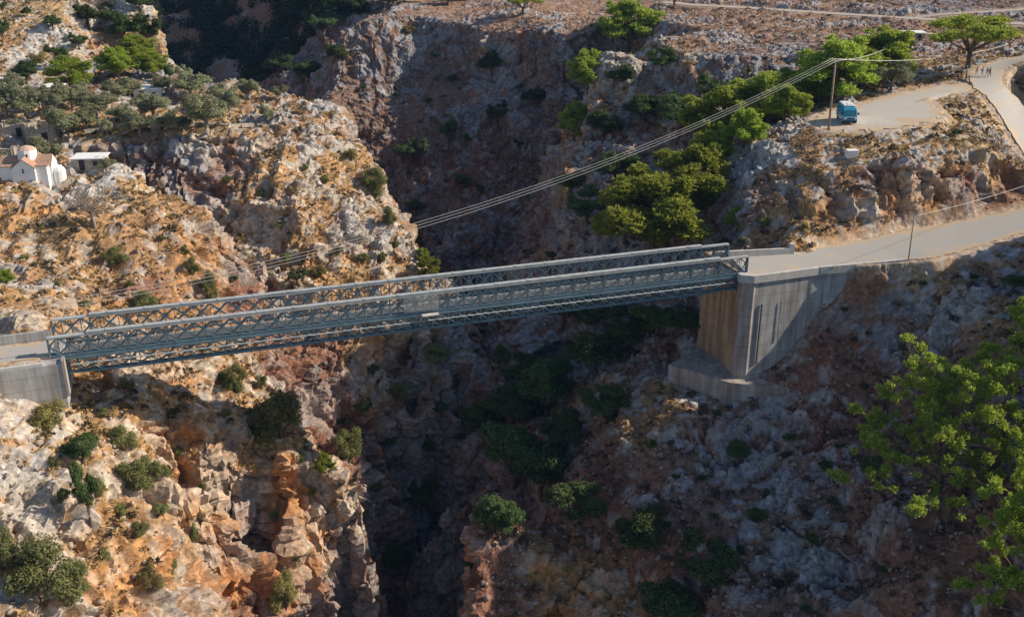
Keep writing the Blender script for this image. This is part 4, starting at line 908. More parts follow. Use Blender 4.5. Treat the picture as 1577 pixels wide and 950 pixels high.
bl = hit(1311, 241)[0]; m = MB(); m.box((0, 0, .4), (1.7, 1.1, 1.2)); o = m.build('concrete_block', M['white'], bevel=.05); o.location = bl; o.rotation_euler = (0, 0, .1)
tag(o, 'pale square concrete block among rocks below the parked camper van', 'block')
# ------------------------------------------------------------------ camper van
vb = hit(1307, 191)[0]; van = empty('camper_van', (vb.x, vb.y + 1.5, tin_height([(vb.x, vb.y + 1.5)])[0] + .03), R(-4)); tag(van, 'turquoise and white camper van parked on the gravel beside the pole', 'van')
m = MB()
prof = [(-2.7, .45), (-2.75, 1.0), (-2.45, 1.25), (-1.95, 2.1), (-1.6, 2.45), (2.5, 2.5), (2.65, 2.2), (2.7, .45)]
n = len(prof); W_ = 1.05
for a, b, mi in ((-1, 1, 0),):
    v = [(-W_ * (.9 if z > 2.2 else 1), y, z) for y, z in prof] + [(W_ * (.9 if z > 2.2 else 1), y, z) for y, z in prof]
    m.add(v, [tuple(range(n))[::-1] if False else tuple(range(n)), tuple(range(n, 2*n))[::-1]] + [(i, n + i, n + (i+1) % n, (i+1) % n) for i in range(n)])
bo = m.build('body', M['blue'], van, bevel=.06)
m = MB(); m.box((0, .5, 2.62), (1.7, 3.6, .22)); m.box((.2, -.4, 2.78), (.9, .8, .12)); m.build('roof_box', M['vwhite'], van, bevel=.05)
m = MB(); m.box((1.065, .3, .95), (.03, 4.9, .8)); m.box((1.065, 1.2, 1.75), (.03, 2.4, .5)); m.build('side_panel', M['vwhite'], van)
m = MB(); m.add([(-.92, -2.47, 1.32), (.92, -2.47, 1.32), (.84, -2.0, 2.1), (-.84, -2.0, 2.1), (-.92, -2.50, 1.30), (.92, -2.50, 1.30), (.84, -2.04, 2.12), (-.84, -2.04, 2.12)], [(4,5,6,7),(0,3,2,1),(0,1,5,4),(1,2,6,5),(2,3,7,6),(3,0,4,7)]); m.build('windscreen', M['glass'], van)
for s_ in (-1, 1):
    m = MB(); m.box((s_ * 1.06, -1.45, 1.7), (.04, .8, .55)); m.build('side_window', M['glass'], van)
    m = MB(); m.box((s_ * 1.25, -2.1, 1.6), (.3, .12, .35)); m.build('mirror', M['cl_black'], van, bevel=.03)
    m = MB(); m.box((s_ * .8, -2.75, .95), (.32, .06, .22)); m.build('headlight', M['lamp'], van, bevel=.02)
    for y in (-1.75, 1.7):
        w = MB(); w.lathe([(.2, -.13), (.36, -.12), (.38, 0), (.36, .12), (.2, .13)], 16)
        o = w.build('wheel', M['rubber'], van, True); o.location = (s_ * .95, y, .38); o.rotation_euler = (0, R(90), 0)
        w = MB(); w.lathe([(.19, -.14), (.2, .14)], 12); w.build('rim', M['vwhite'], o)
m = MB(); m.box((0, -2.78, .5), (2.0, .16, .26)); m.build('bumper', M['cl_black'], van, bevel=.04)
m = MB(); m.box((0, -2.77, .98), (1.1, .05, .2)); m.build('grille', M['cl_black'], van)
m = MB(); m.box((0, -2.775, 1.16), (1.7, .04, .1)); m.build('trim', M['vwhite'], van)
# ------------------------------------------------------------------ people
def person(px, py, shirt, legs, label, stride=.25, rz=0.0, arm=.15, carry=False, pos=None):
    p = pos or hit(px, py)[0]
    mesh = bpy.data.meshes.new('person'); J = [(0,0,.93),(0,0,1.15),(0,0,1.40),(0,0,1.50),(0,-.01,1.60),(0,-.01,1.72),
        (.09,0,.9),(.10,-stride*.5,.5),(.10,-stride*.9+.06,.09),(.10,-stride*.9-.10,.05), (-.09,0,.9),(-.10,stride*.35,.5),(-.10,stride*.9+.06,.10),(-.10,stride*.9-.08,.05),
        (.19,0,1.38),(.25,arm*.5,1.12),(.24,-arm*.6,.88),(.24,-arm*.8,.79), (-.19,0,1.38),(-.25,-arm*.6,1.12),(-.24,-arm*1.2,.9),(-.24,-arm*1.4,.81)]
    E = [(0,1),(1,2),(2,3),(3,4),(4,5),(0,6),(6,7),(7,8),(8,9),(0,10),(10,11),(11,12),(12,13),(2,14),(14,15),(15,16),(16,17),(2,18),(18,19),(19,20),(20,21)]
    Rr = [.15,.13,.15,.055,.085,.09,.09,.06,.04,.035,.09,.06,.04,.035,.06,.045,.035,.04,.06,.045,.035,.04]
    mesh.from_pydata(J, E, []); tmp = bpy.data.objects.new('person', mesh); COL.objects.link(tmp)
    sk = tmp.modifiers.new('s', 'SKIN'); sk.use_smooth_shade = True
    if not mesh.skin_vertices: mesh.attributes.new('skin', 'FLOAT', 'POINT') if False else None
    for i, sv in enumerate(mesh.skin_vertices[0].data): sv.radius = (Rr[i] * (1.25 if i in (0, 1, 2) else 1), Rr[i]); sv.use_root = (i == 0)
    tmp.modifiers.new('u', 'SUBSURF').levels = 1
    dg = bpy.context.evaluated_depsgraph_get(); me = bpy.data.meshes.new_from_object(tmp.evaluated_get(dg)); bpy.data.objects.remove(tmp)
    me.materials.clear()
    for k in (M['skin'], M[shirt], M[legs], M['cl_black']): me.materials.append(k)
    for f in me.polygons:
        c = f.center; x = abs(c.x)
        f.material_index = 3 if c.z < .1 else 2 if (c.z < .96 and x < .2) else 0 if (c.z > 1.46 or (x > .215 and c.z < 1.2)) else 1
    o = bpy.data.objects.new('person', me); COL.objects.link(o); o.location = p; o.rotation_euler = (0, 0, rz)
    hm = MB(); hm.lathe([(.03,-.02),(.098,.0),(.108,.06),(.085,.13),(.03,.165)], 10, (0, .012, 1.66)); hm.build('hair', M['hair'], o, True)
    if carry: b = MB(); b.box((0, .17, 1.22), (.28, .18, .42)); b.build('backpack', M['cl_brown'], o, bevel=.05)
    tag(o, label, 'person'); return o
def on_up(px, py): return Vector(P(px, py, z=13.15)) 
def ground_at(px, py):
    q = hit(px, py)[0]; return q + Vector((0, 0, .17))
person(1480, 127, 'cl_red', 'cl_brown', 'walker in a dark red shirt stepping from the road onto the gravel', rz=1.2, pos=ground_at(1480, 127))
person(1487, 127.5, 'cl_brown', 'cl_black', 'walker in dark brown clothes close behind the one in dark red', rz=1.2, pos=ground_at(1487, 127.5))
person(1503, 119, 'cl_red', 'cl_pale', 'walker in a red top and pale trousers alone on the road curve', rz=.5, pos=ground_at(1503, 119))
person(1511.5, 120, 'cl_teal', 'cl_pale', 'walker in a teal shirt between the red one and the pair', rz=.4, pos=ground_at(1511.5, 120), carry=True)
person(1518, 120.5, 'cl_brown', 'cl_pale', 'walker in brown, inner one of the pair side by side', rz=.4, pos=ground_at(1518.5, 120.5))
person(1523, 120.5, 'cl_navy', 'cl_navy', 'walker all in navy, outer one of the pair on the road', rz=.4, pos=ground_at(1523, 120.5), carry=True)
person(1218, 231, 'cl_tan', 'cl_brown', 'person in tan clothes standing alone on the grey rocks by the gorge', .1, 2.4)
person(1233.5, 238, 'cl_black', 'cl_brown', 'person with a black top standing on the rocks by a companion', .1, -2.4)
person(1239, 240, 'cl_tan', 'cl_denim', 'person in a tan top and jeans next to the one in black', .1, -1.9)
sg = hit(1505, 116)[0]
o = empty('road_sign', sg); tag(o, 'small white road sign on a post beside the road curve', 'sign'); m = MB(); m.tube([(0,0,-.3),(0,0,2.6)], .05, 8); m.build('post', M['steel_pale'], o); m = MB(); m.box((0, -.06, 2.5), (.7, .04, .7)); m.build('sign_plate', M['white'], o, bevel=.01)
o = empty('marker_post', hit(1486.5, 124)[0]); tag(o, 'bare brown post where the gravel track leaves the road', 'post'); m = MB(); m.tube([(0,0,-.3),(0,0,2.5)], .09, 8); m.build('shaft', M['wood'], o); m = MB(); m.lathe([(.12,0),(.12,.15)], 8, (0,0,2.45)); m.build('post_cap', M['cap'], o)
print('objects', round(time.time() - T0, 1))
# ------------------------------------------------------------------ foliage
def leaf_mat(name, a, b_, trans=.35):
    m, n, l, b = new_mat(name)
    at = n.new('ShaderNodeAttribute'); at.attribute_name = 'leaf'; oi = n.new('ShaderNodeObjectInfo')
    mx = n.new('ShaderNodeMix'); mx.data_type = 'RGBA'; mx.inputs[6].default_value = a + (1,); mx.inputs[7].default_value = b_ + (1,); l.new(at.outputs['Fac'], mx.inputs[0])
    hs = n.new('ShaderNodeHueSaturation'); mr = n.new('ShaderNodeMapRange'); mr.inputs[3].default_value = .75; mr.inputs[4].default_value = 1.25; l.new(oi.outputs['Random'], mr.inputs[0]); l.new(mr.outputs[0], hs.inputs['Value'])
    mr2 = n.new('ShaderNodeMapRange'); mr2.inputs[3].default_value = .485; mr2.inputs[4].default_value = .515; l.new(oi.outputs['Random'], mr2.inputs[0]); l.new(mr2.outputs[0], hs.inputs['Hue'])
    l.new(mx.outputs[2], hs.inputs['Color']); l.new(hs.outputs[0], b.inputs['Base Color']); b.inputs['Roughness'].default_value = .75; b.inputs['Specular IOR Level'].default_value = .2
    tr = n.new('ShaderNodeBsdfTranslucent'); l.new(hs.outputs[0], tr.inputs['Color']); ms = n.new('ShaderNodeMixShader'); ms.inputs[0].default_value = trans
    l.new(b.outputs[0], ms.inputs[1]); l.new(tr.outputs[0], ms.inputs[2]); l.new(ms.outputs[0], n['Material Output'].inputs['Surface'])
    return m
LM = dict(pine=leaf_mat('pine_needles', (.15,.22,.03), (.46,.52,.09), .55), dark=leaf_mat('dark_evergreen_leaves', (.055,.085,.03), (.12,.17,.055)), olive=leaf_mat('olive_leaves', (.17,.185,.10), (.37,.38,.23)),
          bush=leaf_mat('shrub_leaves', (.13,.145,.05), (.27,.28,.11)), yellow=leaf_mat('dry_yellow_shrub_leaves', (.18,.16,.055), (.36,.30,.12)), bare=leaf_mat('dry_twigs', (.20,.16,.12), (.34,.28,.22), .1),
          wood_=leaf_mat('far_wood_leaves', (.02,.045,.02), (.05,.09,.03), .2))
rng = np.random.default_rng(7)
def leaves_mesh(name, puffs, per, size, mat, style, up=.5):
    "puffs: list of (centre, radii); every leaf or needle tuft is a small face spread through the crown"
    VV, LF = [], []
    for (c, r) in puffs:
        n = max(6, int(per * (r[0] * r[1] + r[0] * r[2]) ** 1.0))
        d = rng.normal(size=(n, 3)); d /= np.linalg.norm(d, axis=1)[:, None]
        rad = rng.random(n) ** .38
        lump = 1 + .22 * np.sin(d[:, 0] * 5 + c[0] * 9) * np.sin(d[:, 1] * 5 + c[1] * 7) + .15 * np.sin(d[:, 2] * 8)
        p = np.array(c) + d * rad[:, None] * lump[:, None] * np.array(r)
        nrm = d + rng.normal(size=(n, 3)) * .6 + np.array([0, 0, up]); nrm /= np.linalg.norm(nrm, axis=1)[:, None]
        tn = np.cross(nrm, rng.normal(size=(n, 3))); tn /= np.linalg.norm(tn, axis=1)[:, None] + 1e-9; bt = np.cross(nrm, tn)
        s = size * rng.uniform(.6, 1.4, n)[:, None]
        if style == 'needle':
            for q in range(2):
                a = tn if q == 0 else bt; g = nrm * .75 + (bt if q == 0 else tn) * .35 * (1 if q else -1)
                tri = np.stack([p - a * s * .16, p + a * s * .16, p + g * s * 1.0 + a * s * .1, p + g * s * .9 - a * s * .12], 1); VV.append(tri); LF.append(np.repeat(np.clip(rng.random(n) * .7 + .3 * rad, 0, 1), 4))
        else:
            q4 = np.stack([p - tn * s * .5, p - bt * s * .32, p + tn * s * .5, p + bt * s * .32], 1); VV.append(q4); LF.append(np.repeat(rng.random(n), 4))
    V = np.concatenate(VV).reshape(-1, 3); Lf = np.concatenate(LF); nq = len(V) // 4
    me = bpy.data.meshes.new(name); me.vertices.add(len(V)); me.vertices.foreach_set('co', V.astype(np.float32).ravel())
    me.loops.add(len(V)); me.loops.foreach_set('vertex_index', np.arange(len(V), dtype=np.int32)); me.polygons.add(nq)
    me.polygons.foreach_set('loop_start', np.arange(0, len(V), 4, dtype=np.int32)); me.polygons.foreach_set('loop_total', np.full(nq, 4, np.int32)); me.update(calc_edges=True)
    at = me.attributes.new('leaf', 'FLOAT', 'POINT'); at.data.foreach_set('value', Lf.astype(np.float32)); me.materials.append(mat)
    return me
def limb(m, a, b, r0, r1, bend, rnd, n=5):
    a, b = Vector(a), Vector(b); k = Vector((rnd.uniform(-1,1), rnd.uniform(-1,1), rnd.uniform(-.3,.6))) * bend
    pts = [a.lerp(b, i/n) + k * math.sin(math.pi * i/n) for i in range(n+1)]; m.tube(pts, [r0 + (r1-r0)*i/n for i in range(n+1)], 6); return pts
PROTO = {}
def make_proto(kind, var):
    rnd = random.Random(hash((kind, var)) % 1000 if False else var * 31 + len(kind) * 7); tm = MB(); puffs = []
    if kind == 'pine':      # unit: crown 1 wide, 1 tall; loose tiers on spreading limbs
        top = .9; limb(tm, (0,0,-.12), (rnd.uniform(-.06,.06), rnd.uniform(-.06,.06), top), .035, .01, .04, rnd)
        for i in range(15 + var):
            f = i / (14 + var); z = .22 + .68 * f; a = i * 2.4 + rnd.uniform(-.4,.4); L_ = (.46 * (1 - f) ** .55 * (0.6 + .4 * min(1, f * 3)) + .06) * rnd.uniform(.75, 1.12)
            e = Vector((math.cos(a) * L_, math.sin(a) * L_, z + .08 + rnd.uniform(-.05,.05)))
            pts = limb(tm, (0, 0, z - .10), e, .014, .005, .03, rnd, 4)
            rr = rnd.uniform(.085, .14); puffs.append((tuple(e * .92), (rr*1.15, rr*1.15, rr*.62)))
            puffs.append((tuple(e * .62 + Vector((rnd.uniform(-.06,.06), rnd.uniform(-.06,.06), z * .38 + rnd.uniform(0,.06)))), (rr, rr, rr*.55)))
            if rnd.random() < .6: puffs.append((tuple(e * 1.05 + Vector((rnd.uniform(-.09,.09), rnd.uniform(-.09,.09), rnd.uniform(.0,.07)))), (rr*.6, rr*.6, rr*.5)))
        me = leaves_mesh('crown', puffs, 15000, .045, LM['pine'], 'needle', .9)
    elif kind == 'umbrella':
        f1 = limb(tm, (0,0,-.1), (.03,0,.35), .04, .03, .02, rnd)
        for i in range(9):
            a = i * .7 + rnd.uniform(-.2,.2); L_ = rnd.uniform(.22,.46); e = Vector((math.cos(a)*L_, math.sin(a)*L_, rnd.uniform(.62,.9))); limb(tm, (.03,0,.33), e, .022, .006, .05, rnd)
            for q in range(3): rr = rnd.uniform(.1,.16); puffs.append((tuple(e + Vector((rnd.uniform(-.1,.1), rnd.uniform(-.1,.1), rnd.uniform(-.04,.06)))), (rr, rr, rr*.5)))
        me = leaves_mesh('crown', puffs, 9000, .045, LM['pine'], 'needle', .9)
    elif kind in ('olive', 'dark'):
        limb(tm, (0,0,-.1), (.02,0,.4), .05, .035, .03, rnd)
        for i in range(11):
            a = i * 2.4; L_ = rnd.uniform(.1,.32); e = Vector((math.cos(a)*L_, math.sin(a)*L_, rnd.uniform(.42,.8))); limb(tm, (0,0,.3), e, .022, .007, .05, rnd, 3)
            rr = rnd.uniform(.09,.2); puffs.append((tuple(e), (rr * rnd.uniform(.8, 1.3), rr, rr * rnd.uniform(.6, 1.1)))); puffs.append((tuple(e * 1.12 + Vector((rnd.uniform(-.1,.1), rnd.uniform(-.1,.1), rnd.uniform(-.12,.1)))), (rr*.5, rr*.5, rr*.45)))
        me = leaves_mesh('crown', puffs, 17000 if kind == 'olive' else 21000, .036, LM[kind], 'leaf', .4)
    elif kind == 'bare':
        pts = limb(tm, (0,0,-.1), (.04,0,.4), .04, .03, .02, rnd)
        for i in range(26):
            a = i * 2.4; L_ = rnd.uniform(.2,.48); e = Vector((math.cos(a)*L_, math.sin(a)*L_, rnd.uniform(.45,.95))); pp = limb(tm, (.03,0,rnd.uniform(.3,.42)), e, .014, .003, .06, rnd, 4)
            for q in range(4): s_ = pp[rnd.randint(2,4)]; limb(tm, s_, s_ + Vector((rnd.uniform(-.16,.16), rnd.uniform(-.16,.16), rnd.uniform(0,.14))), .004, .0015, .02, rnd, 2)
            puffs.append((tuple(e), (.12,.12,.1)))
        me = leaves_mesh('crown', puffs, 1500, .04, LM['bare'], 'needle', .5)
    else:
        for i in range(5): a = i * 1.3; limb(tm, (0,0,-.1), (math.cos(a)*.3, math.sin(a)*.3, .5), .02, .006, .04, rnd, 3)
        for i in range(12):
            a = i * 2.4; L_ = rnd.uniform(.05,.36); rr = rnd.uniform(.13,.21); puffs.append(((math.cos(a)*L_, math.sin(a)*L_, rnd.uniform(.12,.72) * (1 - .5 * L_)), (rr, rr, rr)))
        me = leaves_mesh('crown', puffs, 13000, .038, LM[kind], 'leaf', .5)
    return me, tm.mesh('trunk', M['barkgrey'] if kind in ('bare', 'olive') else M['bark'], True)
def plant(name, kind, px, py, w, h, label, cat='tree', group=None, loc=None, wm=None, hm=None, var=None):
    if loc is None:
        q, no = hit(px, py)
        if q is None: print('no ground for', label); return None
        loc = q
    a, b, c = ray(px, py); Z = loc.y * CT + (CZ - loc.z) * ST
    wm = wm or w * Z / 1600; wm *= 1.1 if cat == 'tree' else 1.0; hm = hm or max(.62 * wm, (h * Z / 1600 - .12 * wm) / .92)
    var = var if var is not None else (int(px * 7 + py * 3) % 3)
    if (kind, var) not in PROTO: PROTO[(kind, var)] = make_proto(kind, var)
    cm, tm = PROTO[(kind, var)]
    o = empty(name, loc - Vector((0, 0, .15)), (px * 1.7 + py) % 6.28); o.scale = (wm, wm * random.Random(px).uniform(.88, 1.12), hm)
    tag(o, label, cat, group)
    for nme, me in (('crown', cm), ('trunk' if cat == 'tree' else 'stem', tm)):
        c_ = bpy.data.objects.new(nme, me); COL.objects.link(c_); c_.parent = o
    return o
PINES = [
 ('pine',968,72,95,64,'broad dark green pine on the plateau rim above the buttress'),
 ('umbrella',1038,14,58,24,'flat-topped pine beside the start of the pale plateau track'),
 ('umbrella',806,22,42,26,'small lone pine at the plateau edge above the shaded wall'),
 ('pine',1112,232,125,100,'large bright pine in the ravine, first in the row below the wires'),
 ('pine',1175,200,120,88,'tall spreading pine in the ravine directly beneath the power lines'),
 ('pine',1222,165,80,60,'bright pine behind the grey rocks on the van side of the ravine'),
 ('pine',1285,150,125,90,'wide bushy pine directly behind the tall utility pole'),
 ('pine',1360,118,100,62,'dark rounded pine standing behind the paler tree with a bare trunk'),
 ('umbrella',1490,106,118,76,'umbrella-shaped pine with a forked trunk beside the road curve'),
 ('pine',1000,385,170,110,'brightest spreading pine just above the far end of the bridge'),
 ('pine',1065,318,120,100,'dark-bottomed pine rising behind the brightest pine in the ravine'),
 ('pine',905,140,66,62,'sunlit-topped pine clinging to the shoulder of the rocky buttress'),
 ('pine',885,215,60,60,'shaded pine below the sunlit-topped one on the buttress side'),
 ('dark',840,640,110,110,'broad shaded evergreen on the gorge wall beneath the bridge'),
 ('pine',1092,268,80,70,'pine filling the ravine gap between the wires and the brightest pine'),('pine',1145,225,70,60,'pine on the ravine side against the pale outcrop'),('pine',1208,185,70,56,'low pine leaning on the outcrop behind the grey boulders'),('pine',1255,160,70,60,'pine joining the ravine row to the wide bushy pine'),('pine',1325,135,76,60,'bright pine between the wide bushy pine and the dark rounded one'),('pine',960,372,80,66,'pine low on the ravine edge at the outer side of the brightest pine'),('pine',1040,350,90,80,'pine squeezed behind the brightest pine above the bridge end'),
 ('pine',1135,352,42,36,'little pale green pine at the foot of the grey outcrop'),
]
for k, px, py, w, h, lb in PINES: plant('evergreen_tree' if k == 'dark' else 'pine_tree', k, px, py, w, h, lb)
plant('round_tree', 'olive', 1372, 142, 74, 52, 'rounded yellow-green tree with a bare trunk beside the gravel yard')
EV = [('dark',890,812,100,90,'rounded dark tree on the shaded slope above the orange cliff'),('dark',990,850,90,95,'densest black-green tree low on the shaded slope left of centre rocks'),
 ('dark',1085,900,100,70,'low spreading dark tree beside the densest one on the shaded slope'),('dark',790,740,95,120,'dark tree hugging the gorge side above the pointed orange rock'),
 ('dark',768,830,80,95,'dark tree directly over the pointed orange rock'),('dark',915,575,95,95,'dark tree in deep shade under the bridge, beside the abutment slope'),
 ('dark',965,545,85,95,'dark tree between the abutment and its shaded neighbours'),('dark',1010,520,70,70,'small dark tree nearest the rust-streaked abutment face'),('dark',865,500,80,60,'dark tree just below the bridge on the shaded slope'),
 ('dark',615,890,60,70,'lone dark bushy tree on the gorge floor'),('dark',650,790,55,60,'dark tree on the scree above the gorge floor'),
 ('dark',800,600,80,80,'dark tree deep in the gorge beneath the bridge centre'),('dark',1030,960,90,60,'dark treetop at the bottom edge of the shaded slope'),
 ('dark',635,262,64,56,'largest dark tree on the shaded back wall of the gorge'),('dark',692,240,34,66,'upright dark tree in a gully of the back wall'),('dark',767,196,34,46,'dark tree near the top of the back wall'),
 ('dark',756,118,40,50,'olive-green tree high on the back wall under the plateau'),('dark',826,166,44,28,'squat dark tree on the back wall beside the buttress'),
 ('dark',960,135,50,40,'dark tree in the cleft of the buttress top'),('dark',1045,205,80,66,'dark tree on the shaded face between buttress and ravine'),('dark',1100,165,60,46,'dark tree beneath the plateau edge above the ravine pines'),
 ('dark',905,345,70,60,'dark tree low on the buttress just above the bridge'),('dark',945,285,70,70,'dark tree halfway up the buttress face'),('dark',880,300,50,50,'dark tree at the outer foot of the buttress'),
 ('dark',930,215,60,50,'dark tree under the upper buttress rocks'),('dark',990,190,60,60,'dark tree in the shaded hollow of the buttress'),('dark',1020,110,50,36,'shrubby dark tree hanging below the buttress summit'),
 ('dark',715,290,34,28,'small dark tree low on the back wall'),('dark',640,330,40,28,'dark tree at the base of the back wall beside the scree'),
 ('bush',430,668,92,105,'sunlit grey-green evergreen tree below the bridge on the orange cliff edge'),('bush',540,700,56,62,'grey-green tree in the shaded notch behind the orange cliff'),
 ('bush',365,600,34,56,'narrow evergreen just under the bridge on the orange cliff'),('dark',130,715,64,62,'dark green tree beside the white boulders'),('dark',140,805,48,100,'tall dark green tree hanging down the gully by the white boulders'),
 ('bush',207,748,62,64,'bright-leaved evergreen in the middle of the orange cliff'),('bush',247,738,34,42,'small evergreen beside the bright-leaved one on the orange cliff'),('bush',190,690,52,48,'brownish evergreen above the bright-leaved one on the orange cliff')]
EV += [('dark',835,760,90,110,'dark tree between the gorge-side one and the rounded one on the shaded slope'),('dark',745,680,70,90,'dark tree clinging to the gorge wall nearest the black chasm'),('dark',870,690,80,80,'dark tree above the rounded one on the shaded slope'),
 ('dark',905,510,80,50,'dark treetop touching the underside of the bridge'),('dark',1060,520,50,60,'dark shrubby tree squeezed against the abutment corner'),('dark',930,640,70,60,'dark tree at the top of the pale boulder field'),('dark',790,650,80,70,'dim dark tree low in the gorge below the broad shaded evergreen')]
for k, px, py, w, h, lb in EV: plant('evergreen_tree', k, px, py, w * (1.15 if px > 730 else 1.0), h * (.9 if px > 730 else 1.0), lb)
OL = [(12,182,50,56),(42,188,50,52),(20,150,44,40),(62,168,44,40),(85,178,40,44),(100,212,72,52),(112,172,58,50),(152,184,60,48),(135,200,40,36),(182,156,54,40),(200,150,36,28),(216,208,48,38),(236,182,60,44),(256,206,52,40),(282,204,36,30),
 (295,155,56,52),(318,206,70,66),(300,180,44,40),(355,182,40,48),(383,152,38,34),(250,144,36,32),(262,122,20,24),(335,160,36,34),(165,208,30,28),(72,252,54,46),(165,264,36,22),(2,262,34,32),(412,190,32,32),(428,152,30,24),(190,192,44,36),(30,205,34,26),(122,152,36,28)]
OW = ['broad','low','narrow','pale','dense','tall','rounded','leaning']
def where_olive(px, py):
    if py > 235: return {72: 'behind the church dome', 165: 'above the flat-roofed shed', 2: 'at the picture edge beside the church nave'}[px]
    a = 'near the roofless stone house' if px < 75 else 'by the white-roofed hut' if px < 130 else 'before the white building' if px < 240 else 'at the middle of the terrace' if px < 300 else 'by the outer terrace wall' if px < 370 else 'near the eastern cliff point'
    b = 'on the cliff brow' if py > 195 else 'in the middle row' if py > 165 else 'in the back row'
    return a + ' ' + b
seen = {}
for i, (px, py, w, h) in enumerate(OL):
    wh = where_olive(px, py); k = seen.get(wh, 0); seen[wh] = k + 1
    lb = ('grey-green olive tree ' if k == 0 else ['', 'smaller grey olive tree ', 'third olive tree inward ', 'fourth olive tree inward '][k]) + wh
    plant('olive_tree', 'olive', px, py, w * 1.08, h * 1.1, lb, group='olive trees on the terrace behind the church')
HB = [(82,46,30,26,'dark','lone dark bush near the top of the pale rocky hill'),(92,103,40,38,'dark','round dark tree on the rocky hill above the bright green one'),(5,66,28,36,'dark','dark bush at the picture edge halfway up the hill'),
 (43,130,48,42,'dark','dark tree where the hill meets the olives'),(60,96,32,20,'yellow','pale dry bush on the grey rocks of the hill'),(108,140,76,36,'pine','bright green tree at the foot of the hill by the hut'),(182,120,60,48,'pine','bright domed tree at the hill foot above the white building'),
 (136,44,40,42,'dark','upper dark tree on the orange hill track'),(160,32,32,30,'olive','grey bare-looking tree near the hilltop'),(178,42,34,30,'dark','dark tree touching the grey one near the hilltop'),(192,66,50,46,'dark','middle tree of the clump on the hill edge'),
 (228,72,50,56,'dark','outermost tall tree on the hill edge over the blue gorge'),(212,96,58,40,'pine','bright bushy tree below the clump on the hill edge'),(236,118,46,40,'pine','lowest bright tree on the hill edge beside the gorge'),(122,76,36,28,'dark','dark bush beside the orange strip on the hill'),
 (216,18,42,36,'dark','dark tree at the very top of the hill edge'),(42,26,20,18,'dark','tiny dark bush high on the pale hill'),(5,22,18,22,'dark','dark bush at the top corner of the picture'),(168,92,30,24,'yellow','small olive-yellow bush below the orange strip'),(262,124,20,26,'dark','small upright tree at the hill foot against the blue gorge')]
for px, py, w, h, k, lb in HB: plant('hillside_tree', k, px, py, w, h, lb)
SB = [(75,660,62,72,'yellow','yellow-green shrub growing under the low concrete abutment'),(70,925,116,130,'bush','largest pale green shrub at the bottom corner'),(5,870,50,90,'bush','pale green shrub cut by the picture edge'),(118,905,50,60,'bush','grey-green shrub beside the largest pale one'),
 (440,930,58,84,'yellow','yellow-green shrub at the foot of the orange cliff'),(232,905,44,60,'yellow','dry yellow shrub low in the middle gully'),(226,478,46,42,'bush','olive-green shrub on the brown rock just above the bridge'),(176,404,46,36,'bush','grey-green shrub above the brown rock recess'),
 (296,420,26,34,'bush','bright shrub near the spur edge'),(322,458,32,54,'bush','drooping shrub at the spur edge by the bridge'),(10,436,28,24,'pine','small vivid green shrub at the picture edge on the spur'),(650,402,24,22,'pine','upper small vivid shrub at the tip of the east point'),(660,426,40,36,'pine','vivid green shrub at the tip of the east point above the bridge'),
 (578,300,44,56,'bush','tall shrub on the lit edge of the east cliff'),(600,345,28,36,'bush','shrub below the tall one on the lit east cliff'),(540,245,22,26,'yellow','yellow tuft high on the east cliff'),(490,424,32,20,'yellow','yellowish shrub at the foot of the east cliff'),(458,438,42,26,'dark','dark shrub in the shadow foot of the east cliff'),
 (612,612,40,36,'bush','pale shrub on the brown wall beneath the bridge'),(560,640,40,34,'dark','dark shrub on the brown wall beneath the bridge'),(668,552,52,36,'bush','grey shrub close under the bridge on the ledge'),(500,728,32,34,'pine','vivid shrub on the tip of the orange cliff'),(460,715,24,40,'bush','slim shrub on the orange cliff crest'),
 (1140,386,32,28,'olive','silvery shrub beside the white parapet'),(1175,345,26,22,'bush','small shrub among the outcrop rocks over the parapet'),(345,640,28,20,'yellow','dry shrub on the large boulder below the bridge'),(195,596,30,22,'yellow','yellow-green tuft below the bridge near the low abutment'),
 (1473,210,22,12,'dark','small dark green bush amid golden grass by the yard'),(1560,445,44,24,'dark','flat dark bush at the picture edge below the road'),(1240,350,18,12,'yellow','dry shrub by the road foot of the outcrop'),(1270,725,26,22,'dark','dark round bush on the open shaded slope'),(1340,735,44,40,'dark','dark bush beneath the big pine, outward side'),
 (1280,780,20,18,'dark','tiny dark bush low on the shaded slope'),(1250,840,30,26,'dark','reddish-dark bush near the fallen branch'),(1135,705,46,30,'dark','dark bush below the abutment footing'),(1215,680,28,20,'dark','dark bush under the footing end'),(1165,800,36,22,'dark','low dark bush amid pale rocks on the slope'),
 (725,880,40,34,'dark','dark shrub in the black gorge bottom'),(628,52,26,14,'yellow','yellow-green shrub on the rim of the back wall'),(697,128,22,16,'dark','speck of dark shrub on the upper back wall'),(1090,130,24,24,'olive','grey shrub under the plateau edge'),(1150,118,26,20,'olive','grey shrub beside the ravine pines at the cliff head'),
 (268,640,26,20,'bush','small shrub in the orange rocks below the bridge'),(300,470,18,14,'bush','tiny shrub between rocks above the bridge'),(215,820,34,30,'bush','greenish shrub on the gully side of the orange cliff'),(470,690,20,24,'bush','sprig on the orange cliff crest'),(250,790,30,26,'bush','sage-coloured shrub low on the orange cliff'),
 (460,205,20,16,'olive','small shrub on the brow above the brown wall'),(700,500,26,20,'bush','shrub on dark rock behind the bridge'),(1105,640,20,14,'dark','small dark shrub at the footing corner'),(1000,690,26,20,'dark','shrub on the pale boulder field'),(940,650,24,18,'dark','shrub on the boulder field edge over the gorge')]
for px, py, w, h, k, lb in SB: plant('shrub', k, px, py, w, h, lb, cat='shrub')
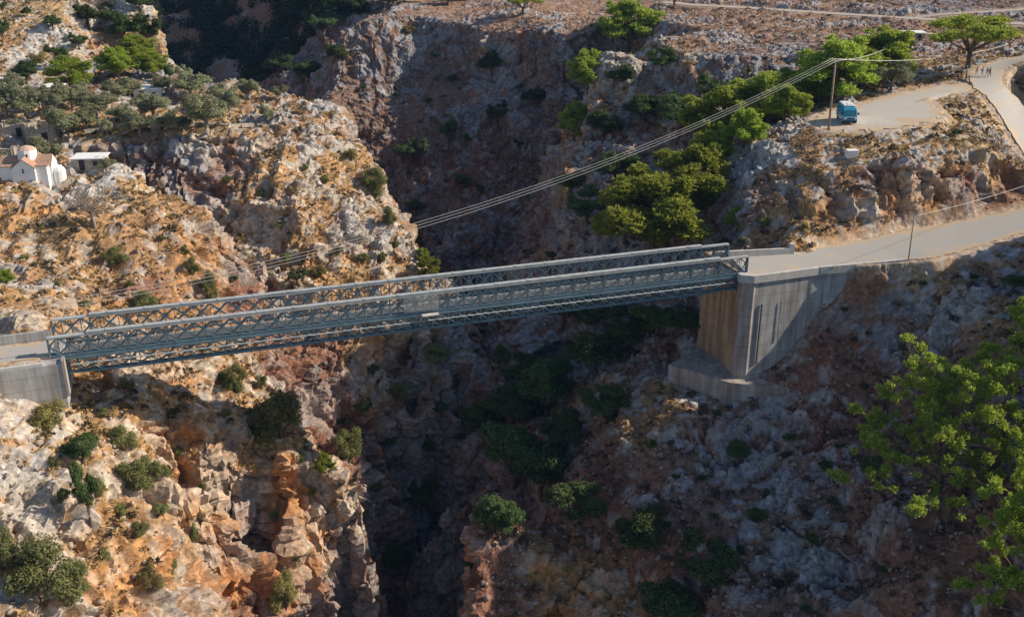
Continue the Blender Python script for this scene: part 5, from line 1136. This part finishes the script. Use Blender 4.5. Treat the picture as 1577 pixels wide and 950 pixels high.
GROUPS = [
 ('sage-green shrub rooted in the sunlit orange cliff under the bridge','shrubs on the sunlit cliff under the bridge','bush',[(160,640,22,18),(185,790,24,24),(275,700,20,18),(310,760,22,26),(385,640,20,18),(100,770,26,34),(160,860,26,24),(300,830,24,40),(265,880,22,34),(345,580,22,18),(420,800,20,24),(455,860,22,26),(480,760,18,20),(405,590,22,20),(88,720,24,28),(152,760,26,38),(118,740,30,46)]),
 ('small grey-green shrub among the pale rocks above the bridge','shrubs among the rocks above the bridge','bush',[(40,400,18,14),(90,440,16,12),(130,470,18,14),(250,370,16,14),(285,390,16,20),(60,350,16,12),(200,440,16,14),(350,280,18,14),(400,300,18,14),(430,350,18,14),(500,280,18,16),(520,390,22,16),(560,400,22,16),(590,400,20,18),(610,380,18,16),(440,400,20,16),(360,430,18,14),(470,260,14,12)]),
 ('dull dark shrub clinging to the shaded wall of the gorge','shrubs on the shaded gorge walls','dark',[(575,580,26,24),(530,660,28,26),(600,690,26,24),(680,640,28,26),(660,700,26,28),(580,760,26,24),(700,600,26,22),(590,210,16,12),(660,160,14,12),(720,220,18,16),(800,140,16,12),(610,150,12,10),(740,300,20,18),(800,230,20,18),(560,140,14,12),(670,90,14,10),(850,400,24,18),(980,300,26,20),(1060,270,26,22),(1010,250,24,20)]),
 ('low dark cushion bush on the open shaded slope below the abutment','cushion bushes on the shaded slope','dark',[(1080,740,18,14),(1140,850,20,16),(1200,900,20,14),(1380,780,18,14),(1330,600,18,14),(1300,480,16,12),(1420,440,16,12),(1100,800,18,14),(1360,880,18,14),(1240,940,20,14),(1180,760,16,12),(1290,690,16,12),(1040,740,20,16),(1500,430,18,12),(1390,540,18,14)])]
LANDM = [(75,630,'the low concrete abutment'),(430,620,'the big grey-green tree on the cliff edge'),(205,720,'the bright-leaved cliff evergreen'),(70,870,'the largest corner shrub'),(440,890,'the cliff-foot yellow shrub'),(130,680,'the evergreen by the white boulders'),(140,760,'the gully evergreen'),(500,715,'the vivid cliff-tip shrub'),(365,575,'the narrow evergreen under the bridge'),(540,675,'the notch tree'),
 (145,320,'the leafless tree'),(226,460,'the olive-green shrub near the bridge'),(176,390,'the brown rock recess'),(10,430,'the vivid spur-edge shrub'),(296,405,'the bright spur shrub'),(322,440,'the drooping spur shrub'),(578,275,'the tall east-cliff shrub'),(655,405,'the vivid shrubs of the east point'),(490,155,'the east cliff summit'),(458,430,'the shadow-foot shrub'),(540,230,'the yellow cliff tuft'),(136,262,'the flat-roofed shed'),
 (615,850,'the gorge-floor tree'),(650,765,'the scree tree'),(635,240,'the largest back-wall tree'),(692,210,'the gully tree of the back wall'),(767,175,'the upper back-wall tree'),(756,95,'the olive-green back-wall tree'),(905,320,'the buttress-foot tree'),(1000,335,'the brightest pine'),(1045,180,'the ravine-face tree'),(612,595,'the pale brown-wall shrub'),
 (1150,520,'the tall abutment'),(1100,610,'the abutment footing'),(1300,850,'the dead branch'),(1430,640,'the big sunlit pine'),(1270,715,'the round slope bush'),(990,800,'the densest slope tree'),(1085,860,'the low spreading slope tree'),(1399,370,'the slim roadside pole'),(1225,625,'the footing end'),(1165,790,'the pale slope rocks'),(1500,400,'the roadside brow')]
used_l = set()
for lb, gr, k, pl in GROUPS:
    kind_ = {'bush': 'small grey-green shrub', 'dark': 'small dark shrub'}[k]
    for px, py, w, h in pl:
        opts = sorted(LANDM, key=lambda q: (q[0]-px)**2 + (q[1]-py)**2)[:4]; done = None
        for qx, qy, nm_ in opts:
            rel = ('just above' if py < qy else 'just below') if abs(py - qy) > abs(px - qx) else ('on the church side of' if px < qx else 'on the car park side of')
            if (qx-px)**2 + (qy-py)**2 > 70**2: rel = rel.replace('just', 'well') if 'just' in rel else 'farther off ' + rel
            t_ = kind_ + ' ' + rel + ' ' + nm_
            if t_ not in used_l and len(t_.replace('-', ' ').split()) <= 16: done = t_; break
        if done is None: done = lb
        used_l.add(done); plant('shrub', k, px, py, w, h, done, cat='shrub', group=gr)
plant('bare_tree', 'bare', 145, 348, 62, 66, 'leafless grey tree standing alone on the sunny spur')
# big pines close to the drone, lower right
def big_pine(loc, wm, hm, label, seed):
    rnd = random.Random(seed); o = empty('pine_tree', loc); tag(o, label, 'tree'); tm = MB(); puffs = []
    limb(tm, (0,0,-1.5), (rnd.uniform(-.8,.8), rnd.uniform(-.8,.8), hm * .95), .38, .06, .5, rnd, 8)
    nb = 48
    for i in range(nb):
        f = i / (nb - 1); z = hm * (.18 + .78 * f); a = i * 2.4 + rnd.uniform(-.5,.5); L_ = (wm * .5 * (1 - f * .8) ** .6) * rnd.uniform(.35, 1.45)
        e = Vector((math.cos(a) * L_, math.sin(a) * L_, z + rnd.uniform(.0, 2.6))); pts = limb(tm, (0, 0, z - 1.2), e, .13 - .07 * f, .03, .6, rnd, 6)
        for q in range(7):
            s_ = pts[rnd.choice((3, 4, 5, 5, 6, 6))] ; t = s_ + Vector((rnd.gauss(0, 1.0), rnd.gauss(0, 1.0), rnd.uniform(-.1, 1.0))); tm.tube([s_, t], [.03, .012], 4)
            rr = rnd.uniform(.26, .68); puffs.append((tuple(t + Vector((0,0,rr*.3))), (rr, rr, rr * .85)))
    me = leaves_mesh('crown', puffs, 230, .30, LM['pine'], 'needle', 1.3)
    c_ = bpy.data.objects.new('crown', me); COL.objects.link(c_); c_.parent = o; tm.build('trunk', M['bark'], o, True)
def near(px, py, Y): 
    p = P(px, py, Y=Y); g = drop(p[0], p[1]); return Vector((p[0], p[1], g.z))
big_pine(near(1450, 750, 95), 18, 17, 'big sunlit pine reaching out over the shaded slope', 3)
big_pine(near(1610, 680, 99), 13, 14, 'tall pine cut by the picture edge behind the big sunlit one', 8)
big_pine(drop(47, 76), 11, 18.5, 'lowest pine, its crown cut by the bottom corner of the picture', 5)
# fallen branch
fb = hit(1300, 862)[0]; m = MB(); rnd = random.Random(4)
pts = limb(m, fb + Vector((-.6, 1.0, .9)), fb + Vector((1.2, -1.6, .5)), .11, .05, .3, rnd, 6)
for i in range(1, 6): limb(m, pts[i], pts[i] + Vector((rnd.uniform(-1.6,1.4), rnd.uniform(-1.2,.4), rnd.uniform(-.2,.9))), .05, .015, .2, rnd, 3)
o = m.build('fallen_branch', M['barkgrey'], smooth_=True); tag(o, 'bleached dead branch lying on the shaded rocky slope', 'branch')
# far wood on the shaded mountainside beyond the bend
def far_wood():
    puffs = []
    sel = FV[(FV[:,0] > -230) & (FV[:,0] < -18) & (FV[:,1] < 480)]
    for i in range(3600):
        p = sel[rng.integers(len(sel))] + np.array([rng.uniform(-1.6,1.6), rng.uniform(-1.6,1.6), 0])
        if p[0] > -45 and p[1] < 350 and rng.random() < .8: continue
        if math.sin(p[0] * .11) * math.sin(p[1] * .09 + p[0] * .03) < -.55: continue
        s_ = rng.uniform(1.6, 4.0); puffs.append(((p[0], p[1], p[2] + s_ * .5), (s_, s_, s_ * .95)))
    me = leaves_mesh('far_wood', puffs, 7.5, 1.0, LM['wood_'], 'leaf', .6); o = bpy.data.objects.new('far_wood', me); COL.objects.link(o); o['kind'] = 'stuff'; tag(o, 'dark far-off wood covering the hazy mountainside beyond the gorge bend', 'woodland')
far_wood()
for px, py, w, h, lb in ((455,75,56,52,'nearest dark tree of the wooded slope beside the back wall'),(500,60,50,44,'dark tree on the wooded slope touching the back wall'),(520,100,40,36,'lower dark tree on the wooded slope by the back wall'),(545,22,50,32,'dark tree at the head of the wooded slope'),(600,12,44,24,'dark bushy tree along the rim of the back wall'),(330,112,60,40,'dark tree at the foot of the wooded slope behind the olive ridge'),(385,105,60,44,'broad dark tree behind the olive terrace at the wooded slope'),(430,118,56,40,'dark tree behind the outermost terrace olive'),(290,100,54,40,'dark tree behind the hill edge at the wooded slope'),(475,128,50,40,'dark tree low on the wooded slope over the cliff point'),(690,8,40,20,'small tree on the rim beyond the back wall')):
    plant('evergreen_tree', 'dark', px, py, w, h, lb)
print('trees', round(time.time() - T0, 1))
# ------------------------------------------------------------------ loose rocks and low scrub (uncountable)
def scatter(name, count, base_v, base_f, size, want, mats, label, cat, flatz=.8, leafy=False, sink=.25):
    idx = rng.choice(len(W1), size=min(len(W1), count * 6), replace=False, p=want / want.sum()); idx = idx[:count]
    n = len(idx); s_ = size[0] + (size[1] - size[0]) * rng.random(n) ** 2.2
    ang = rng.random(n) * 6.28; ca, sa = np.cos(ang), np.sin(ang)
    bv = np.array(base_v); k = len(bv)
    jit = 1 + rng.uniform(-.42, .42, (n, k, 1)); st_ = rng.uniform(.65, 1.35, (n, 1, 3)) * np.array([1, 1, flatz])
    v = bv[None] * jit * st_ * s_[:, None, None]
    x = v[:, :, 0] * ca[:, None] - v[:, :, 1] * sa[:, None]; y = v[:, :, 0] * sa[:, None] + v[:, :, 1] * ca[:, None]
    v = np.stack([x, y, v[:, :, 2]], -1) + W1[idx][:, None, :] + (N1[idx] * (s_ * flatz * (.5 - sink))[:, None])[:, None, :]
    bf = np.array(base_f); Fq = (bf[None] + (np.arange(n) * k)[:, None, None]).reshape(-1, bf.shape[1])
    me = bpy.data.meshes.new(name); V = v.reshape(-1, 3); me.vertices.add(len(V)); me.vertices.foreach_set('co', V.astype(np.float32).ravel())
    me.loops.add(Fq.size); me.loops.foreach_set('vertex_index', Fq.astype(np.int32).ravel()); me.polygons.add(len(Fq))
    me.polygons.foreach_set('loop_start', np.arange(0, Fq.size, bf.shape[1], dtype=np.int32)); me.polygons.foreach_set('loop_total', np.full(len(Fq), bf.shape[1], np.int32)); me.update(calc_edges=True)
    r = np.repeat(rng.random(n), k); at = me.attributes.new('leaf', 'FLOAT', 'POINT'); at.data.foreach_set('value', r.astype(np.float32))
    t = tint[idx] ; me.materials.append(mats)
    if not leafy:
        c = np.clip(np.repeat(t * .5 + np.array((.40,.37,.33)) * rng.uniform(.5, 1.2, (n, 1)) * .5, k, 0), 0, 1); at = me.attributes.new('tint', 'FLOAT_COLOR', 'POINT'); at.data.foreach_set('color', np.column_stack([c, np.ones(len(c))]).astype(np.float32).ravel())
    o = bpy.data.objects.new(name, me); COL.objects.link(o); o['kind'] = 'stuff'; tag(o, label, cat); return o
bm = bmesh.new(); bmesh.ops.create_icosphere(bm, subdivisions=1, radius=.5); bm.verts.ensure_lookup_table(); IV = [tuple(v.co) for v in bm.verts]; IF = [[v.index for v in f.verts] for f in bm.faces]; bm.free()
a = np.clip((N1[:, 2] - .25) * 1.6, 0, 1) * (.25 + soil) * np.clip(1 - np.maximum(mk1, mkf) * 3, 0, 1); vis = (W1[:, 2] > -50) & (W1[:, 1] < 290) & (np.abs(W1[:, 0]) < W1[:, 1] * .55 + 12)
a = a * vis * np.clip(1.4 - W1[:, 1] / 230, .25, 1)
def stone_mat():
    m, n, l, b = new_mat('loose_stone'); at = n.new('ShaderNodeAttribute'); at.attribute_name = 'tint'
    tc = n.new('ShaderNodeTexCoord'); no = n.new('ShaderNodeTexNoise'); no.inputs['Scale'].default_value = 3.5; no.inputs['Detail'].default_value = 5; l.new(tc.outputs['Object'], no.inputs['Vector'])
    r = n.new('ShaderNodeValToRGB'); r.color_ramp.elements[0].position = .3; r.color_ramp.elements[1].position = .7; r.color_ramp.elements[0].color = (.65,.62,.6,1); r.color_ramp.elements[1].color = (1.2,1.2,1.2,1); l.new(no.outputs['Fac'], r.inputs[0])
    mx = n.new('ShaderNodeMix'); mx.data_type = 'RGBA'; mx.blend_type = 'MULTIPLY'; mx.inputs[0].default_value = 1; l.new(at.outputs['Color'], mx.inputs[6]); l.new(r.outputs[0], mx.inputs[7]); l.new(mx.outputs[2], b.inputs['Base Color']); b.inputs['Roughness'].default_value = .95
    bu = n.new('ShaderNodeBump'); bu.inputs['Strength'].default_value = .8; bu.inputs['Distance'].default_value = .1; l.new(no.outputs['Fac'], bu.inputs['Height']); l.new(bu.outputs[0], b.inputs['Normal']); return m
scatter('loose_rocks', 19000, IV, IF, (.15, .8), a.astype(np.float64), stone_mat(), 'grey limestone rocks strewn over the slopes and plateau', 'rocks')
# scrub cushion: a ball of short upright blades
def cushion():
    V, Fq = [], []; r = np.random.default_rng(3)
    for i in range(26):
        d = r.normal(size=3); d[2] = abs(d[2]) + .1; d /= np.linalg.norm(d); t = np.cross(d, r.normal(size=3)); t /= np.linalg.norm(t); c = d * .3; k = len(V)
        V += [tuple(c - t * .12), tuple(c + t * .12), tuple(d * .55 + t * .07), tuple(d * .55 - t * .07)]; Fq.append([k, k+1, k+2, k+3])
    return V, Fq
CV, CF = cushion()
g = (tint[:, 0] > .30) & (W1[:, 2] > -40)
scatter('golden_tufts', 9000, CV, CF, (.35, 1.0), (a * g * (.2 + soil) + 1e-12).astype(np.float64), leaf_mat('golden_scrub', (.30,.20,.08), (.52,.38,.18), .2), 'golden dry cushion scrub between the sunlit rocks', 'scrub', leafy=True, sink=.3)
scatter('dark_scrub', 7000, CV, CF, (.3, 1.3), (a * (.15 + (soil > .3)) + 1e-12).astype(np.float64), leaf_mat('brown_scrub', (.07,.065,.04), (.19,.14,.09), .2), 'low brown and dull green scrub dotted over the stony slopes', 'scrub', leafy=True, sink=.3)
print('all', round(time.time() - T0, 1))
# ------------------------------------------------------------------ air
hz = MB(); hz.box((0, 345, 42), (820, 700, 300)); ho = hz.build('haze', None if False else [])
hm_ = bpy.data.materials.new('haze'); hm_.use_nodes = True; hn = hm_.node_tree.nodes; hl = hm_.node_tree.links
hn.remove(hn['Principled BSDF']); pv = hn.new('ShaderNodeVolumePrincipled'); pv.inputs['Density'].default_value = .00007; pv.inputs['Color'].default_value = (.28, .52, 1.0, 1); pv.inputs['Anisotropy'].default_value = 0
hl.new(pv.outputs[0], hn['Material Output'].inputs['Volume']); ho.data.materials.clear(); ho.data.materials.append(hm_); ho['kind'] = 'stuff'; ho['label'] = 'thin blue air haze over the gorge'
